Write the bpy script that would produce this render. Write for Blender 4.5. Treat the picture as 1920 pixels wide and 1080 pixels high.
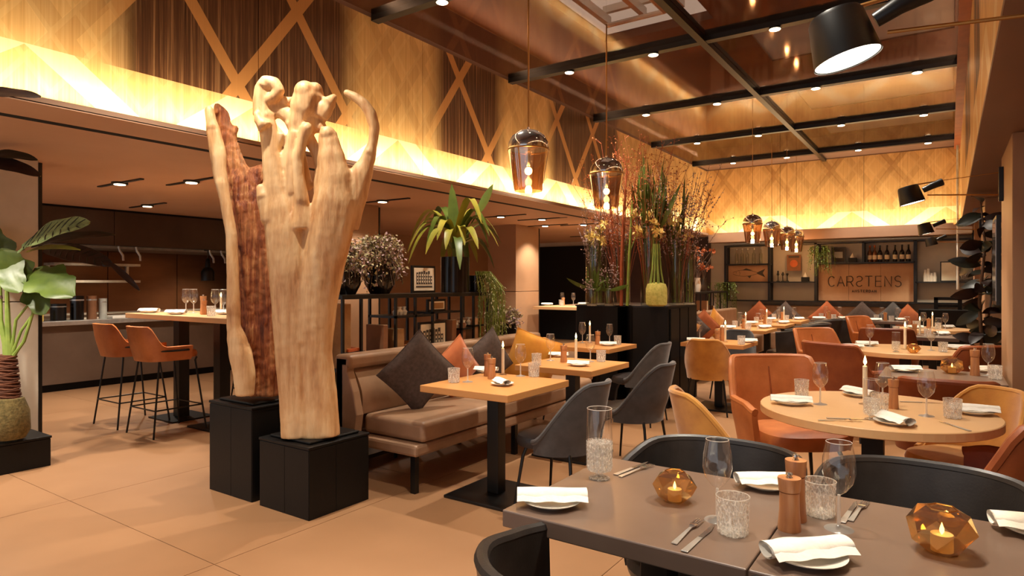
import bpy, bmesh, math, random
from mathutils import Vector, Matrix, Euler
random.seed(7)
for o in list(bpy.data.objects): bpy.data.objects.remove(o)
scene = bpy.context.scene
COL = scene.collection
PI = math.pi
# ------------------------------------------------------------------ camera, world, exposure
FPX = 1201.0; EYE = 1.42; YAW = math.radians(34.32); HY = 530.0
cam = bpy.data.cameras.new('camera'); camo = bpy.data.objects.new('camera', cam); COL.objects.link(camo)
cam.sensor_width = 36.0; cam.lens = 36.0*FPX/1920.0; cam.shift_y = -(540-HY)/1920.0
camo.location = (0, 0, EYE); camo.rotation_euler = (PI/2, 0, YAW); cam.clip_start = 0.05
scene.camera = camo
w = bpy.data.worlds.new('evening_sky'); scene.world = w; w.use_nodes = True
w.node_tree.nodes['Background'].inputs[0].default_value = (0.78, 0.80, 0.85, 1)
w.node_tree.nodes['Background'].inputs[1].default_value = 0.6
scene.view_settings.view_transform = 'Standard'; scene.view_settings.look = 'None'
scene.view_settings.gamma = 1; scene.view_settings.use_curve_mapping = False
scene.view_settings.exposure = 0.48
FX, FY, RX, RY = -math.sin(YAW), math.cos(YAW), math.cos(YAW), math.sin(YAW)
def on_plane(px, py, z=0.0):
    """point at height z seen at that spot of the photo"""
    d = (EYE-z)*FPX/(py-HY); l = (px-960)/FPX*d
    return Vector((FX*d+RX*l, FY*d+RY*l, z))
def at_depth(px, py, d):
    l = (px-960)/FPX*d
    return Vector((FX*d+RX*l, FY*d+RY*l, EYE-(py-HY)*d/FPX))
def lin(c): return tuple(((v/255)/12.92 if v/255 <= .04045 else ((v/255+.055)/1.055)**2.4) for v in c)+(1,)
# ------------------------------------------------------------------ lamps (fittings, plus added fill)
def add_light(kind, loc, energy, color=(1, .74, .46), parent=None, **kw):
    L = bpy.data.lights.new('scene_light', kind); L.energy = energy; L.color = color
    for k, v in kw.items(): setattr(L, k, v)
    o = bpy.data.objects.new('scene_light', L); COL.objects.link(o); o.location = loc
    if parent: o.parent = parent
    return o
SPOT_E = 180.0; LOW_E = 95.0; COVE_E = 42.0; PEND_E = 14.0; ARM_E = 40.0
WARM = (1, .89, .74)
# ------------------------------------------------------------------ materials
M = {}
class NT:
    def __init__(s, name):
        m = bpy.data.materials.new(name); m.use_nodes = True; s.m = m; s.t = m.node_tree; s.n = s.t.nodes; s.l = s.t.links
        s.b = s.n['Principled BSDF']
    def new(s, t, **kw):
        n = s.n.new(t)
        for k, v in kw.items(): setattr(n, k, v)
        return n
    def link(s, a, b): s.l.new(a, b)
    def coords(s, scale=(1, 1, 1), which='Object', rot=(0, 0, 0)):
        tc = s.new('ShaderNodeTexCoord'); mp = s.new('ShaderNodeMapping')
        mp.inputs['Scale'].default_value = scale; mp.inputs['Rotation'].default_value = rot
        s.link(tc.outputs[which], mp.inputs[0]); return mp.outputs[0]
    def noise(s, vec, scale, detail=4, rough=.55):
        n = s.new('ShaderNodeTexNoise'); n.inputs['Scale'].default_value = scale; n.inputs['Detail'].default_value = detail
        n.inputs['Roughness'].default_value = rough; s.link(vec, n.inputs['Vector']); return n.outputs['Fac']
    def ramp(s, fac, stops):
        r = s.new('ShaderNodeValToRGB'); e = r.color_ramp.elements
        while len(e) < len(stops): e.new(.5)
        for el, (p, c) in zip(e, stops): el.position = p; el.color = lin(c) if len(c) == 3 else c
        s.link(fac, r.inputs[0]); return r.outputs[0]
    def math(s, op, a, b=None, clamp=False):
        n = s.new('ShaderNodeMath', operation=op); n.use_clamp = clamp
        for i, v in enumerate([a, b]):
            if v is None: continue
            if isinstance(v, (int, float)): n.inputs[i].default_value = v
            else: s.link(v, n.inputs[i])
        return n.outputs[0]
    def mix(s, f, a, b):
        n = s.new('ShaderNodeMix', data_type='RGBA')
        if isinstance(f, (int, float)): n.inputs[0].default_value = f
        else: s.link(f, n.inputs[0])
        for i, v in ((6, a), (7, b)):
            if isinstance(v, tuple): n.inputs[i].default_value = lin(v) if len(v) == 3 else v
            else: s.link(v, n.inputs[i])
        return n.outputs[2]
    def bump(s, h, strength=.2, dist=.01):
        b = s.new('ShaderNodeBump'); b.inputs['Strength'].default_value = strength; b.inputs['Distance'].default_value = dist
        s.link(h, b.inputs['Height']); s.link(b.outputs[0], s.b.inputs['Normal']); return b
def basic(name, c1, c2=None, rough=.5, scale=8, metal=0, bump=0, stretch=(1, 1, 1), sheen=0, bscale=None, coat=0, spec=None, which='Object'):
    k = NT(name); v = k.coords(stretch, which); f = k.noise(v, scale)
    c2 = c2 or tuple(max(0, int(x*.86)) for x in c1)
    k.link(k.ramp(f, [(.3, c2), (.7, c1)]), k.b.inputs['Base Color'])
    k.b.inputs['Roughness'].default_value = rough; k.b.inputs['Metallic'].default_value = metal
    if sheen: k.b.inputs['Sheen Weight'].default_value = sheen
    if coat: k.b.inputs['Coat Weight'].default_value = coat; k.b.inputs['Coat Roughness'].default_value = .15
    if spec is not None: k.b.inputs['Specular IOR Level'].default_value = spec
    if bump: k.bump(k.noise(v, bscale or scale*6, 6), bump)
    M[name] = k.m; return k
basic('floor_tile', (166, 124, 88), (147, 107, 73), rough=.42, scale=1.3, bump=.03, which='Generated')
basic('joint', (120, 88, 62), rough=.8)
basic('plaster', (172, 138, 112), (160, 128, 104), rough=.7, scale=2)
basic('low_ceiling', (205, 165, 134), (194, 153, 122), rough=.6, scale=1)
basic('column', (168, 130, 98), (150, 114, 84), rough=.45, scale=1.5, bump=.03)
basic('concrete', (222, 212, 194), (202, 190, 170), rough=.6, scale=3, bump=.08)
basic('dark_panel', (70, 48, 36), (56, 38, 28), rough=.4, scale=2)
basic('brown_soffit', (128, 92, 72), (116, 82, 64), rough=.5, scale=1)
basic('grey_wall', (204, 198, 186), (190, 182, 168), rough=.7, scale=2)
basic('black_metal', (14, 13, 12), (9, 8, 8), rough=.38, scale=20)
basic('black_wood', (13, 10, 9), (8, 6, 5), rough=.5, spec=.3, scale=6, stretch=(14, 14, 1), bump=.1)
basic('counter', (108, 88, 74), (92, 74, 62), rough=.3, scale=2)
basic('black_slot', (5, 5, 5), rough=.9)
basic('steel', (214, 212, 206), rough=.3, metal=.7, scale=10)
basic('chrome', (226, 224, 220), rough=.1, metal=.9, scale=10)
basic('brass', (190, 140, 80), (170, 120, 66), rough=.3, metal=1)
basic('porcelain', (238, 232, 220), (230, 224, 212), rough=.25)
basic('linen', (245, 240, 230), (236, 230, 218), rough=.9, scale=30, bump=.15, bscale=120)
basic('wax', (250, 240, 215), (244, 230, 200), rough=.5)
basic('charcoal_fabric', (74, 70, 70), (58, 55, 55), rough=.8, sheen=.4, scale=14, bump=.1, bscale=180)
basic('charcoal_leather', (50, 46, 45), (36, 33, 33), rough=.38, scale=10, bump=.06, bscale=120)
basic('mustard_fabric', (218, 156, 66), (184, 120, 46), rough=.85, sheen=.5, scale=6, bump=.08, bscale=150)
basic('cognac_leather', (208, 128, 72), (178, 100, 50), rough=.42, scale=6, bump=.08, bscale=90)
basic('rust_leather', (160, 88, 48), (134, 66, 36), rough=.45, scale=6, bump=.08, bscale=90)
basic('taupe_leather', (170, 136, 108), (148, 116, 90), rough=.42, scale=5, bump=.06, bscale=90)
basic('grey_linen', (96, 82, 76), (76, 64, 60), rough=.95, scale=40, bump=.25, bscale=220)
basic('orange_fabric', (206, 118, 62), (180, 94, 46), rough=.8, sheen=.4, scale=8)
basic('yellow_fabric', (228, 160, 48), (204, 134, 34), rough=.8, sheen=.4, scale=8)
basic('rust_fabric', (172, 94, 50), (146, 74, 38), rough=.85, scale=8)
basic('mill_wood', (206, 146, 96), (158, 98, 58), rough=.38, scale=5, stretch=(6, 6, .6), coat=.3)
basic('leaf_green', (98, 116, 42), (66, 86, 28), rough=.42, scale=6)
basic('leaf_dark', (34, 36, 22), (20, 22, 14), rough=.4, scale=6)
basic('leaf_brown', (48, 26, 18), (30, 16, 12), rough=.45, scale=6)
basic('leaf_yellow', (176, 164, 62), (120, 124, 44), rough=.4, scale=5)
basic('leaf_grey', (196, 184, 142), (150, 146, 104), rough=.7, scale=20)
basic('leaf_trail', (150, 166, 104), (104, 122, 76), rough=.6, scale=20)
basic('lavender', (204, 180, 176), (168, 142, 144), rough=.8)
basic('stem_green', (142, 160, 70), (104, 126, 50), rough=.5)
basic('stem_red', (170, 84, 44), (132, 60, 30), rough=.5)
basic('twig', (112, 86, 68), (84, 62, 48), rough=.8)
basic('petal_yellow', (250, 232, 160), (236, 210, 120), rough=.6)
basic('petal_orange', (206, 128, 80), (172, 92, 56), rough=.6)
basic('moss', (130, 112, 66), (84, 74, 38), rough=.95, scale=40, bump=.6, bscale=60)
basic('moss_light', (206, 196, 110), (168, 164, 78), rough=.95, scale=30, bump=.6, bscale=60)
basic('trunk_bark', (120, 70, 44), (72, 40, 26), rough=.9, scale=12, stretch=(1, 1, 8), bump=.6)
basic('paper', (232, 222, 200), (220, 208, 184), rough=.8)
basic('ink', (74, 66, 60), rough=.8)
basic('sepia', (172, 132, 84), (140, 100, 60), rough=.8)
basic('tan_board', (192, 150, 112), (176, 132, 96), rough=.6, scale=3)
basic('brown_book', (140, 92, 58), rough=.7)
basic('orange_book', (206, 104, 52), rough=.7)
basic('dark_pot', (20, 16, 15), rough=.2)
basic('cork', (190, 190, 180), rough=.6)
basic('deck', (118, 84, 64), (104, 74, 56), rough=.6, scale=1)
basic('butter', (240, 214, 120), rough=.5)
basic('copper_steel', (132, 90, 62), (108, 72, 50), rough=.32, metal=.7, scale=1.2, stretch=(1, 1, 3))
# oak with boards / grain
def oak(name, c1, c2, st=(2, 22, 22)):
    k = NT(name); v = k.coords(st); f = k.noise(v, 2.2, 6); g = k.noise(k.coords((1, 1, 1)), 2.5, 2)
    c = k.mix(g, k.ramp(f, [(.3, c2), (.68, c1)]), k.ramp(f, [(.3, c1), (.7, c2)]))
    k.link(c, k.b.inputs['Base Color']); k.b.inputs['Roughness'].default_value = .38; k.bump(f, .06); M[name] = k.m
oak('oak', (216, 158, 96), (190, 128, 70)); oak('oak_pale', (226, 184, 136), (208, 162, 112))
# dark satin table top
k = NT('dark_top'); f = k.noise(k.coords((1, 1, 1)), 3)
k.link(k.ramp(f, [(.3, (104, 84, 72)), (.7, (118, 97, 84))]), k.b.inputs['Base Color']); k.b.inputs['Roughness'].default_value = .33
k.b.inputs['Specular IOR Level'].default_value = .7; M['dark_top'] = k.m
# driftwood
def drift(name, stops, st, bs):
    k = NT(name); v = k.coords(st); f = k.noise(v, 5, 8, .62); g = k.noise(k.coords((1, 1, 1)), 3, 3)
    c = k.mix(k.math('MULTIPLY', g, .75), k.ramp(f, stops), k.ramp(g, stops))
    k.link(c, k.b.inputs['Base Color']); k.b.inputs['Roughness'].default_value = .48
    k.bump(f, bs, .02); M[name] = k.m
drift('pale_driftwood', [(.28, (160, 106, 62)), (.43, (208, 158, 106)), (.56, (232, 194, 142)), (.74, (244, 216, 170))], (4, 4, .55), .35)
drift('red_heartwood', [(.34, (62, 26, 14)), (.46, (134, 66, 34)), (.54, (176, 106, 58)), (.68, (226, 168, 108))], (9, 9, .5), 1.0)
# clear glass as a thin sheet: transmits straight through, reflects by fresnel
def glass(name, tint, ior=1.5, rough=.02, extra=.0, bump=0, bscale=40, film=0.0, bst=(1, 1, 1), white=0.0, cut=False, gcol=(255, 255, 255)):
    k = NT(name); k.n.remove(k.b); out = k.n['Material Output']
    tr = k.new('ShaderNodeBsdfTransparent'); tr.inputs[0].default_value = lin(tint)
    gl = k.new('ShaderNodeBsdfGlossy'); gl.inputs['Roughness'].default_value = rough; gl.inputs['Color'].default_value = lin(gcol)
    fr = k.new('ShaderNodeFresnel'); ge = k.new('ShaderNodeNewGeometry')
    k.link(k.math('ADD', k.math('MULTIPLY', ge.outputs['Backfacing'], 1/ior-ior), ior), fr.inputs[0])
    if bump:
        b = k.new('ShaderNodeBump'); b.inputs['Strength'].default_value = bump; b.inputs['Distance'].default_value = .01
        k.link(k.noise(k.coords(bst), bscale, 2), b.inputs['Height']); k.link(b.outputs[0], gl.inputs['Normal']); k.link(b.outputs[0], fr.inputs['Normal'])
    fac = k.math('ADD', fr.outputs[0], extra, clamp=True)
    mx = k.new('ShaderNodeMixShader'); k.link(fac, mx.inputs[0]); k.link(tr.outputs[0], mx.inputs[1]); k.link(gl.outputs[0], mx.inputs[2])
    res = mx
    if white:
        tl = k.new('ShaderNodeBsdfTranslucent'); tl.inputs[0].default_value = (1, .97, .92, 1)
        df = k.new('ShaderNodeBsdfDiffuse'); df.inputs[0].default_value = (1, .97, .92, 1)
        ad = k.new('ShaderNodeMixShader'); ad.inputs[0].default_value = .5
        k.link(tl.outputs[0], ad.inputs[1]); k.link(df.outputs[0], ad.inputs[2])
        m2 = k.new('ShaderNodeMixShader'); m2.inputs[0].default_value = white  # white mixed in to brighten the glass in place of highlights
        if cut:
            vo = k.new('ShaderNodeTexVoronoi'); vo.inputs['Scale'].default_value = 190; k.link(k.coords((1, 1, .55)), vo.inputs['Vector'])
            k.link(k.math('MULTIPLY', k.math('POWER', vo.outputs['Distance'], 1.6), white*3.2, True), m2.inputs[0])  # whitening broken into cells as painted glints on cut glass
        k.link(mx.outputs[0], m2.inputs[1]); k.link(ad.outputs[0], m2.inputs[2]); res = m2
    k.link(res.outputs[0], out.inputs[0]); M[name] = k.m
glass('clear_glass', (254, 253, 252), extra=.06, white=.012, rough=.04)
glass('solid_glass', (248, 246, 244), extra=.16, white=.36, rough=.1)
glass('cut_glass', (244, 243, 240), extra=.10, bump=1.0, bscale=120, rough=.04, white=.26, cut=True)
glass('vase_glass', (226, 226, 216), extra=.05)
glass('amber_glass', (222, 186, 132), ior=1.9, rough=.06, extra=.34, gcol=(255, 218, 150), white=.03)
glass('smoked_mirror', (196, 160, 124), ior=1.6, rough=.03, extra=.22)
glass('ceiling_glass', (228, 206, 188), ior=1.11, rough=.06, extra=.01)
glass('frame_glass', (240, 236, 230), extra=.02)
k = NT('blind'); k.n.remove(k.b); tl_ = k.new('ShaderNodeBsdfTranslucent'); tl_.inputs[0].default_value = lin((226, 222, 214)); df_ = k.new('ShaderNodeBsdfDiffuse'); df_.inputs[0].default_value = lin((190, 176, 160))
mx_ = k.new('ShaderNodeMixShader'); k.link(tl_.outputs[0], mx_.inputs[1]); k.link(df_.outputs[0], mx_.inputs[2]); k.link(mx_.outputs[0], k.n['Material Output'].inputs[0]); M['blind'] = k.m
def emis(name, c, s):
    k = NT(name); k.b.inputs['Emission Color'].default_value = lin(c); k.b.inputs['Emission Strength'].default_value = s
    k.b.inputs['Base Color'].default_value = lin(c); M[name] = k.m
emis('lamp_glow', (255, 226, 180), 14); emis('bulb_glow', (255, 214, 150), 22); emis('flame', (255, 220, 140), 14)
emis('lamp_face', (255, 240, 215), 6); emis('led_strip', (255, 205, 120), 5)
# gold mesh wall: crossing bands, weave streaks; ceiling reflections and light streaks painted in
def gold(name, axis, darks, base=2.79, zoff=0.0):
    k = NT(name); tc = k.new('ShaderNodeNewGeometry'); sp = k.new('ShaderNodeSeparateXYZ'); k.link(tc.outputs['Position'], sp.inputs[0])
    u = sp.outputs[axis]; v = sp.outputs[2]
    def bands(sc, width, off=0.0, sl=1.0):
        r = None
        for sgn in (1, -1):
            a = k.math('MULTIPLY', v, sgn*sl); a = k.math('ADD', u, a); a = k.math('ADD', a, off+20)
            a = k.math('PINGPONG', k.math('MULTIPLY', a, 1.0), sc)
            a = k.math('LESS_THAN', a, width)
            r = a if r is None else k.math('MAXIMUM', r, a)
        return r
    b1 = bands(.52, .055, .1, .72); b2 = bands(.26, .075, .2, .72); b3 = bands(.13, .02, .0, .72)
    zz = k.math('GREATER_THAN', v, base)
    dk = None
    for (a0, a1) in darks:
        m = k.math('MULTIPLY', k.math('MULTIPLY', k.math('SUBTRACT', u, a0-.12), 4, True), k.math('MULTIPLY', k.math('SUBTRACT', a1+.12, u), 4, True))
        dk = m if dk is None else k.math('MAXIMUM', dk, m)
    sv = k.new('ShaderNodeCombineXYZ'); k.link(k.math('MULTIPLY', u, 26), sv.inputs[0]); k.link(k.math('MULTIPLY', v, .35), sv.inputs[1])
    st = k.noise(sv.outputs[0], 1.6, 5, .7)
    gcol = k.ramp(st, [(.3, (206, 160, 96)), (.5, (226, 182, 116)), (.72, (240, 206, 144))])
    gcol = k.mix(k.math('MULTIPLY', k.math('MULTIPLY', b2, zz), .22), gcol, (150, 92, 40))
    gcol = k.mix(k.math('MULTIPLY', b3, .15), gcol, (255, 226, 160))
    gcol = k.mix(k.math('MULTIPLY', k.math('MULTIPLY', bands(.75, .13, .3, 1.3), k.math('SUBTRACT', 1, zz)), .4), gcol, (255, 246, 214))  # pale diagonals: light streaks painted into the lower band
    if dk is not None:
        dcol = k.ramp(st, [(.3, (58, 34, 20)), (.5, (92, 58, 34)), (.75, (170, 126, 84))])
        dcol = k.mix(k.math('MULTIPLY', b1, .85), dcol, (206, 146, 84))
        gcol = k.mix(k.math('MULTIPLY', dk, zz), gcol, dcol)  # dark stretches: reflections of the ceiling painted into the upper wall
    else:
        gcol = k.mix(k.math('MULTIPLY', k.math('MULTIPLY', b1, k.math('SUBTRACT', v, 2.9, True)), .45), gcol, (140, 88, 36))
    k.link(gcol, k.b.inputs['Base Color']); k.b.inputs['Metallic'].default_value = .25
    k.b.inputs['Roughness'].default_value = .42; k.bump(st, .15); M[name] = k.m
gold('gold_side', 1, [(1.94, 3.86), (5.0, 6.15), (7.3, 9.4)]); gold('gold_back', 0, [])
# ------------------------------------------------------------------ mesh builder
class B:
    def __init__(s): s.v = []; s.f = []
    def add(s, vs, fs):
        n = len(s.v); s.v += [tuple(p) for p in vs]; s.f += [tuple(i+n for i in f) for f in fs]; return s
    def box(s, x0, x1, y0, y1, z0, z1):
        vs = [(x, y, z) for z in (z0, z1) for y in (y0, y1) for x in (x0, x1)]
        return s.add(vs, [(0, 2, 3, 1), (4, 5, 7, 6), (0, 1, 5, 4), (2, 6, 7, 3), (0, 4, 6, 2), (1, 3, 7, 5)])
    def cbox(s, c, d): return s.box(c[0]-d[0]/2, c[0]+d[0]/2, c[1]-d[1]/2, c[1]+d[1]/2, c[2]-d[2]/2, c[2]+d[2]/2)
    def lathe(s, prof, seg=24, c=(0, 0, 0), cap=True, sx=1, sy=1, rot=0):
        vs = []; fs = []; n = len(prof)
        for r, z in prof:
            for i in range(seg):
                a = 2*PI*i/seg+rot; vs.append((c[0]+r*math.cos(a)*sx, c[1]+r*math.sin(a)*sy, c[2]+z))
        for j in range(n-1):
            for i in range(seg):
                i2 = (i+1) % seg; fs.append((j*seg+i, j*seg+i2, (j+1)*seg+i2, (j+1)*seg+i))
        if cap: fs.append(tuple(reversed(range(seg)))); fs.append(tuple((n-1)*seg+i for i in range(seg)))
        return s.add(vs, fs)
    def tube(s, pts, r, seg=8, flat=1.0, cap=True, closed=False):
        pts = [Vector(p) for p in pts]; n = len(pts); rr = r if isinstance(r, (list, tuple)) else [r]*n
        vs = []; fs = []; up = Vector((0, 0, 1)); nx = None
        for i, p in enumerate(pts):
            if closed: t = pts[(i+1) % n]-pts[i-1]
            else: t = pts[min(i+1, n-1)]-pts[max(i-1, 0)]
            t = t.normalized() if t.length > 1e-9 else Vector((0, 0, 1))
            if nx is None: nx = t.cross(up) if abs(t.z) < .95 else t.cross(Vector((0, 1, 0)))
            nx = (nx-t*nx.dot(t)); nx = nx.normalized() if nx.length > 1e-6 else t.orthogonal().normalized()
            ny = t.cross(nx)
            for k_ in range(seg):
                a = 2*PI*k_/seg; vs.append(p+nx*math.cos(a)*rr[i]+ny*math.sin(a)*rr[i]*flat)
        m = n if closed else n-1
        for j in range(m):
            j2 = (j+1) % n
            for k_ in range(seg):
                k2 = (k_+1) % seg; fs.append((j*seg+k_, j*seg+k2, j2*seg+k2, j2*seg+k_))
        if cap and not closed: fs.append(tuple(reversed(range(seg)))); fs.append(tuple((n-1)*seg+k_ for k_ in range(seg)))
        return s.add(vs, fs)
    def ball(s, c, r, seg=10, rings=6, sc=(1, 1, 1)):
        prof = [(r*math.sin(PI*i/rings)+1e-5, -r*math.cos(PI*i/rings)) for i in range(rings+1)]
        vs0 = len(s.v); s.lathe([(a, b_*sc[2]) for a, b_ in prof], seg, c, True, sc[0], sc[1]); return s
    def grid(s, fn, nu, nv, thick=0.0, nrm=None):
        P = [[Vector(fn(i/nu, j/nv)) for i in range(nu+1)] for j in range(nv+1)]
        if not thick:
            return s.add([p for r in P for p in r], [(j*(nu+1)+i, j*(nu+1)+i+1, (j+1)*(nu+1)+i+1, (j+1)*(nu+1)+i) for j in range(nv) for i in range(nu)])
        Q = []
        for j in range(nv+1):
            row = []
            for i in range(nu+1):
                du = P[j][min(i+1, nu)]-P[j][max(i-1, 0)]; dv = P[min(j+1, nv)][i]-P[max(j-1, 0)][i]
                n = du.cross(dv); n = n.normalized() if n.length > 1e-9 else Vector((0, 0, 1)); row.append(P[j][i]+n*thick)
            Q.append(row)
        W = nu+1; N = W*(nv+1); vs = [p for r in P for p in r]+[p for r in Q for p in r]; fs = []
        for j in range(nv):
            for i in range(nu):
                a, b, c, d = j*W+i, j*W+i+1, (j+1)*W+i+1, (j+1)*W+i
                fs.append((d, c, b, a)); fs.append((a+N, b+N, c+N, d+N))
        for i in range(nu):
            fs.append((i, i+1, i+1+N, i+N)); a = nv*W+i; fs.append((a+1, a, a+N, a+1+N))
        for j in range(nv):
            a = j*W; b = a+W; fs.append((b, a, a+N, b+N)); a = j*W+nu; b = a+W; fs.append((a, b, b+N, a+N))
        return s.add(vs, fs)
    def xform(s, m): s.v = [tuple(m @ Vector(p)) for p in s.v]; return s
    def build(s, name, mat, parent=None, smooth=False, bevel=0, sub=0, kind=None, label=None, loc=None, bseg=2):
        me = bpy.data.meshes.new(name); me.from_pydata(s.v, [], s.f); me.update()
        me.materials.append(M[mat] if isinstance(mat, str) else mat)
        if smooth: me.polygons.foreach_set('use_smooth', [True]*len(me.polygons))
        o = bpy.data.objects.new(name, me); COL.objects.link(o)
        if parent: o.parent = parent
        if loc: o.location = loc
        if bevel:
            b = o.modifiers.new('bevel', 'BEVEL'); b.width = bevel; b.segments = bseg; b.limit_method = 'ANGLE'; b.angle_limit = .6
            if smooth: pass
        if sub: m = o.modifiers.new('sub', 'SUBSURF'); m.levels = sub; m.render_levels = sub
        if smooth and not sub:
            try:
                me.set_sharp_from_angle(angle=math.radians(40))
            except Exception: pass
        if kind: o['kind'] = kind
        if label: o['label'] = label
        return o
def thing(name, label, cat, loc=(0, 0, 0), rz=0, group=None):
    o = bpy.data.objects.new(name, None); COL.objects.link(o); o.location = loc; o.rotation_euler = (0, 0, rz)
    o.empty_display_size = .1; o['label'] = label; o['category'] = cat
    if group: o['group'] = group
    return o
def tag(o, label, cat, group=None):
    o['label'] = label; o['category'] = cat
    if group: o['group'] = group
    return o
def struct(o): o['kind'] = 'structure'; return o
def copy_tree(o, parent=None):
    c = o.copy(); COL.objects.link(c)
    if parent: c.parent = parent
    for ch in o.children: copy_tree(ch, c)
    return c
proto = {}
def place(kind, maker, loc, rz, label, group=None, scale=None):
    if kind not in proto: r = maker(); proto[kind] = r
    else: r = copy_tree(proto[kind])
    r.location = loc; r.rotation_euler = (0, 0, rz); r['label'] = label
    if group: r['group'] = group
    elif 'group' in r.keys(): del r['group']
    r.scale = (scale,)*3 if scale else (1, 1, 1)
    return r
# ================================================================== THE ROOM
GX, BY, CZ, LZ, RXW = -4.2, 14.0, 3.84, 2.43, .16
fl = struct(B().box(-12.2, 1.3, -2.6, 14.4, -.12, -.012).build('floor', 'joint'))
tm = None
xs = [-12.2, -11.41, -9.74, -8.07, -6.4, -4.73, -3.06, -1.39, .28, 1.3]; ys = [-2.6, -1.52, .15, 1.82, 3.49, 5.16, 6.83, 8.5, 10.17, 11.84, 13.51, 14.4]
for i in range(len(xs)-1):
    for j in range(len(ys)-1):
        B().box(xs[i]+.002, xs[i+1]-.002, ys[j]+.002, ys[j+1]-.002, -.014, 0).build('floor_tile', 'floor_tile', fl)
struct(B().box(-12.2, 1.3, BY, BY+.15, 0, LZ+.1).build('wall_back', 'grey_wall'))
struct(B().box(1.0, 1.15, -2.6, BY, 0, LZ+.1).build('wall_right', 'plaster'))
wl = struct(B().box(-9.7, -9.55, 7.6, BY, 0, LZ).build('wall_left', 'column'))
struct(B().box(-12.2, -12.05, -2.6, 7.9, 0, LZ).build('wall_kitchen', 'dark_panel'))
struct(B().box(-12.2, -9.7, 7.6, 7.75, 0, LZ).build('wall_kitchen_end', 'dark_panel'))
# low ceiling left, with slot
lc = struct(B().box(-12.2, -4.95, -2.6, BY, LZ, LZ+.12).build('ceiling_low', 'low_ceiling'))
B().box(-4.95, -4.66, -2.6, BY, LZ-.006, LZ+.1).build('soffit_panel', 'low_ceiling', lc)
B().box(-4.60, -4.2, -2.6, BY, LZ-.012, LZ-.006).build('soffit_panel', 'low_ceiling', lc)
B().box(-4.67, -4.595, -2.6, BY, LZ-.014, LZ+.02).build('air_slot', 'black_slot', lc)
GW = GX-.16
wg = struct(B().box(GW-.12, GW-.02, -2.6, BY, LZ-.0, CZ).build('wall_gold_left', 'black_slot'))
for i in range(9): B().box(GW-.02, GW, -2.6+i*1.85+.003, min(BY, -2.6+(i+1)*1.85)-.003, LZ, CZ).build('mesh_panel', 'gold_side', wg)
struct(B().box(GW-.12, GW, -2.6, BY, CZ, 4.7).build('wall_void_left', 'deck'))
wg = struct(B().box(GX-.28, RXW, BY-.10, BY, LZ-.0, CZ).build('wall_gold_back', 'black_slot'))
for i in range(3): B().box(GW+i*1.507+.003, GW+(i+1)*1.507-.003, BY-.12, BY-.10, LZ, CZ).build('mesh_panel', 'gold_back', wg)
struct(B().box(GX-.28, RXW, BY-.12, BY, CZ, 4.7).build('wall_void_back', 'deck')); struct(B().box(RXW, RXW+.12, -2.6, BY, CZ, 4.7).build('wall_void_right', 'deck'))
# back soffit lip and ledges hiding the cove lights
struct(B().box(GX, 1.0, BY-.5, BY-.12, LZ-.17, LZ).build('trim_1', 'plaster', bevel=.004))
struct(B().box(GX-.16, GX, -2.6, BY-.5, LZ-.006, LZ+.0).build('trim_2', 'plaster'))
lip = struct(B().box(GX-.012, GX, -2.6, BY-.5, LZ-.006, LZ+.03).build('trim_3', 'plaster'))
struct(B().box(GX+.1, RXW-.1, BY-.5, BY-.488, LZ, LZ+.03).build('trim_4', 'plaster'))
# right upper band: glass strip, and soffit
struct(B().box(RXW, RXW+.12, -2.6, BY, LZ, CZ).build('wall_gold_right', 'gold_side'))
struct(B().box(RXW+.0, 1.15, -2.6, BY, LZ-.03, LZ).build('ceiling_right', 'brown_soffit'))
for i, (a, b) in enumerate([(1.7, 2.5), (5.3, 6.35), (9.2, 10.3), (12.9, 13.9)]):
    struct(B().box(.34, 1.0, a, b, 0, LZ-.03).build('pillar_right', 'concrete' if 0 else 'column', bevel=.004))
struct(B().box(.3, 1.0, 6.35, 9.2, 0, .32).build('trim_5', 'black_wood', bevel=.004))
# left columns
for i, (a, b, m) in enumerate([(1.35, 2.16, 'concrete'), (5.2, 5.97, 'column'), (9.2, 9.95, 'column')]):
    c = struct(B().box(-6.8, -6.2, a, b, 1.27 if 1 else 0, LZ).build('column', m, bevel=.004))
    B().box(-6.8, -6.2, a, b, 0, 1.262).build('column_panel', m, c, bevel=.003)
    B().box(-6.83, -6.195, b, b+.025, 0, LZ-.02).build('edge_strip', 'black_metal', c)
# dark doorway in the far left: black sheet in place of the unlit opening
struct(B().box(-9.3, -7.2, BY-.03, BY, 0, 2.33).build('dark_doorway_1', 'black_slot'))
struct(B().box(-7.2, -4.3, BY-.04, BY, 0, LZ).build('wall_far_left', 'dark_panel'))
# glazed ceiling: panes, beams, an upper deck with roof lights
ceil = struct(B().box(GW, RXW, -2.6, -2.5, CZ, CZ+.1).build('ceiling', 'black_metal'))
BYS = [-.25, 1.95, 4.15, 6.35, 8.57, 10.8, 13.0]; CXM = -2.03
yy = [-2.5]+BYS+[BY-.12]
for i in range(len(yy)-1):
    for (x0, x1) in ((GW, CXM), (CXM, RXW)):
        if i < len(yy)-2:
            B().box(x0+.035, x1-.035, yy[i]+.04, yy[i+1]-.04, CZ+.02, CZ+.03).build('ceiling_pane', 'ceiling_glass', ceil)
        else:
            B().box(x0+.035, x1-.035, yy[i]+.04, yy[i+1], CZ+.02, CZ+.04).build('ceiling_pane', 'deck', ceil)
for y in BYS: struct(B().box(GW, RXW, y-.045, y+.045, CZ-.03, CZ+.08).build('beam', 'black_metal'))
struct(B().box(CXM-.035, CXM+.035, -2.5, BY-.12, CZ-.035, CZ+.08).build('beam_long', 'black_metal'))
struct(B().box(RXW-.09, RXW, -2.5, BY-.12, CZ-.04, CZ+.08).build('trim_6', 'rust_leather'))
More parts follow.
